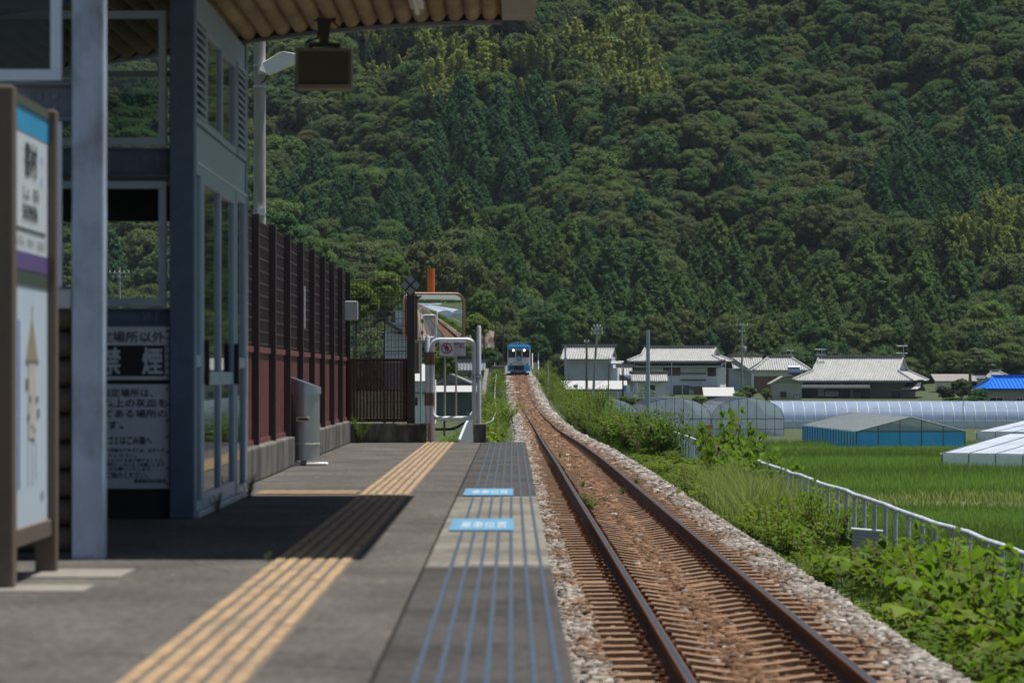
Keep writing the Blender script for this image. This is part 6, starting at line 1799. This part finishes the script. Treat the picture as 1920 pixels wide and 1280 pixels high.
while y < 430:
    for off in (2.5, 3.6) if y < 240 else (3.0,):
        s = pr_.uniform(1.3, 1.9) * (1 if y < 200 else 1.6); x = float(XC(y)) + off + pr_.uniform(-.4, .4); yv = y + pr_.uniform(-1.2, 1.2)
        shrub(BUSHP[pr_.randrange(2)], x, yv, gz(x, yv) - .1, s, s * pr_.uniform(.75, 1.1), *G[3])
    y += 4.2 if y < 240 else 8
y = 53
while y < 430:
    for off in (-2.55, -3.4):
        if y < 76 and off < -2.8: continue
        s = pr_.uniform(.8, 1.25) * (1 if y < 90 else 1.35 if y < 200 else 1.8); x = float(XC(y)) + off + pr_.uniform(-.3, .3); yv = y + pr_.uniform(-.8, .8)
        shrub((NEARP + BUSHP)[pr_.randrange(2, 6)], x, yv, gz(x, yv) - .1, s, s * pr_.uniform(.6, .9), *G[4])
    y += 1.7 if y < 90 else (4.4 if y < 200 else 8.5)
# small weeds in the track and on the platform
for lab, px, py, hgt, hz in (('bright green weed growing against the left rail', 1106, 957, .33, -1.16), ('small weed between the rails beyond the bigger one', 1093, 912, .16, -1.16), ('low weed beside the right rail', 1168, 927, .16, -1.16),
                        ('weed on the ballast outside the right rail', 1194, 908, .18, -1.16), ('small far weed between the rails', 1050, 856, .14, -1.16)):
    d = (CAMZ - hz) * F / (py - 705)
    shrub(BUSHP[0] if hgt < .3 else NEARP[3], PX(px, d), d, hz - .02, hgt * 1.1, hgt, lab, None, 'weed', 'weed')
for lab, x, yv, s in (('long leaved weed in the corner of the curbs', -2.12, 50.0, .32), ('tiny weed at the near foot of the sliding door', -2.0, 24.6, .12), ('small weed at the far foot of the sliding door', -1.98, 27.4, .16), ('tiny dry weed at the yellow paving by the shadow', -1.21, 18.0, .045)):
    shrub(BUSHP[1], x, yv, 0, s, s * 1.2, lab, None, 'weed', 'weed')

# ------------------------------------------------------------------ grass and rice
def blades(name, xs, ys, zs, h, wd, m, seed, bend=.35, per=1):
    r = np.random.default_rng(seed); n = len(xs)
    a = r.uniform(0, 6.28, n); H = h * r.uniform(.55, 1.2, n); b = H * bend * r.uniform(.2, 1.4, n); az = r.uniform(0, 6.28, n)
    base = np.stack([xs, ys, zs], 1); sd = np.stack([np.cos(a), np.sin(a), np.zeros(n)], 1) * (wd * r.uniform(.6, 1.2, n))[:, None] * .5
    ld = np.stack([np.cos(az), np.sin(az), np.zeros(n)], 1)
    mid = base + ld * (b * .3)[:, None] + np.array([0, 0, 1]) * (H * .6)[:, None]; tip = base + ld * b[:, None] + np.array([0, 0, 1]) * H[:, None]
    V = np.stack([base - sd, base + sd, mid + sd * .8, mid - sd * .8, tip + sd * .12, tip - sd * .12], 1).reshape(-1, 3)
    o = (np.arange(n) * 6)[:, None]
    Q = np.concatenate([o + np.array([[0, 1, 2, 3]]), o + np.array([[3, 2, 4, 5]])], 0)
    tn = np.clip(r.normal(.5, .25, n) + (.32 * np.sin(ys * .16 + .5 * np.sin(xs * .1)) if n > 100000 else 0), 0, 1)
    return np_mesh(name, V, Q, m, np.concatenate([tn, tn]))
GRASS = foliage('verge_grass_blades', [(.060, .110, .020)], .5, .3, .7, .1)
GRASSP = foliage('pale_grass_blades', [(.25, .29, .11)], .4, .4, .7, .1)
RICE = foliage('rice_blades', [(.175, .265, .066)], .4, .35, .7, .1)
r = np.random.default_rng(77)
n = 44000
yg = 20 * (260 / 20) ** r.random(n); off = np.where(r.random(n) < .78, r.uniform(1.75, 4.6, n), r.uniform(-4.5, -2.0, n))
ok_ = (off > 0) | (yg > 51.5); yg, off = yg[ok_], off[ok_]
xg = XC(yg) + off; keep = r.random(len(xg)) < np.clip(.25 + .75 * (np.abs(off) - 1.7) / .5, 0, 1)
yg, xg = yg[keep], xg[keep]
tag(link('verge_grass', blades('verge_grass', xg, yg, GZ(xg, yg) - .02, .26, .012 * 1.0, GRASS, 1)), 'short green grass and weeds on both verges', 'grass', kind='stuff')
n = 5600; cl_ = r.integers(0, 34, n); cy2 = r.uniform(53, 66, 34); cx2 = r.uniform(3.4, 4.45, 34); yg = cy2[cl_] + r.normal(0, .28, n); xg = cx2[cl_] + r.normal(0, .13, n)
tag(link('tall_grass', blades('tall_grass', xg, yg, GZ(xg, yg) - .02, .72, .014, GRASSP, 2, .5)), 'tall pale grass clump leaning by the pipe fence', 'grass', kind='stuff')
def field(y0, y1, n, seed):
    q_ = np.random.default_rng(seed); y = q_.uniform(y0, y1, n); x = 7.8 + q_.random(n) * (np.minimum(60, .150 * y + 6) - 7.8)
    row = np.round(x / .3) * .3 + q_.normal(0, .05, n); return row, y
xa, ya = field(93, 137, 110000, 3); xb, yb = field(151, 262, 160000, 4)
def in_house(x, y, px, d, th, W, L):
    a = math.radians(th); dx = x - (PX(px, d) + L * math.sin(a)); dy = y - (d - L * math.cos(a)); u = dx * math.cos(a) + dy * math.sin(a); v = -dx * math.sin(a) + dy * math.cos(a)
    return (u > -.15) & (u < W + .15) & (v > -.15) & (v < L + .15)
m_ = ~((xb > 22.5) & (xb < 31.6) & (yb > 249.8)) & ~in_house(xb, yb, 1767, 198, 48, 13, 14)
xs_, ys_2 = np.concatenate([xa, xb[m_]]), np.concatenate([ya, yb[m_]])
tag(link('rice_plants', blades('rice_plants', xs_, ys_2, np.full(len(xs_), -4.2), np.where(ys_2 < 140, .36, .46) * (1 + .25 * np.sin(ys_2 * .22 + xs_ * .05)), .036, RICE, 5, .3)), 'young green rice standing in the paddies', 'rice', kind='stuff')
n = 14000; yg = r.uniform(138, 150.5, n); xg = 8 + r.random(n) * 22
k2 = r.random(n) < np.clip(.2 + .4 * np.sin(xg * .9 + yg * .4) + .4 * (yg > 147), 0.03, 1)
tag(link('track_weeds', blades('track_weeds', xg[k2], yg[k2], np.full(k2.sum(), -4.19), .42, .05, GRASSP, 6, .5)), 'patchy pale weeds along the dry farm track', 'weeds', kind='stuff')


# ------------------------------------------------------------------ air
hz = MB().box(-470, 470, -960, 1560, -5.3, 330).build('haze', bpy.data.materials.new('haze_air'))
tag(hz, kind='stuff')
hm_ = hz.data.materials[0]; hm_.use_nodes = True; hn = hm_.node_tree.nodes; hn.remove(hn['Principled BSDF'])
pv = hn.new('ShaderNodeVolumePrincipled'); pv.inputs['Color'].default_value = (.72, .86, 1.0, 1); pv.inputs['Density'].default_value = .000045
hm_.node_tree.links.new(pv.outputs[0], hn['Material Output'].inputs['Volume'])
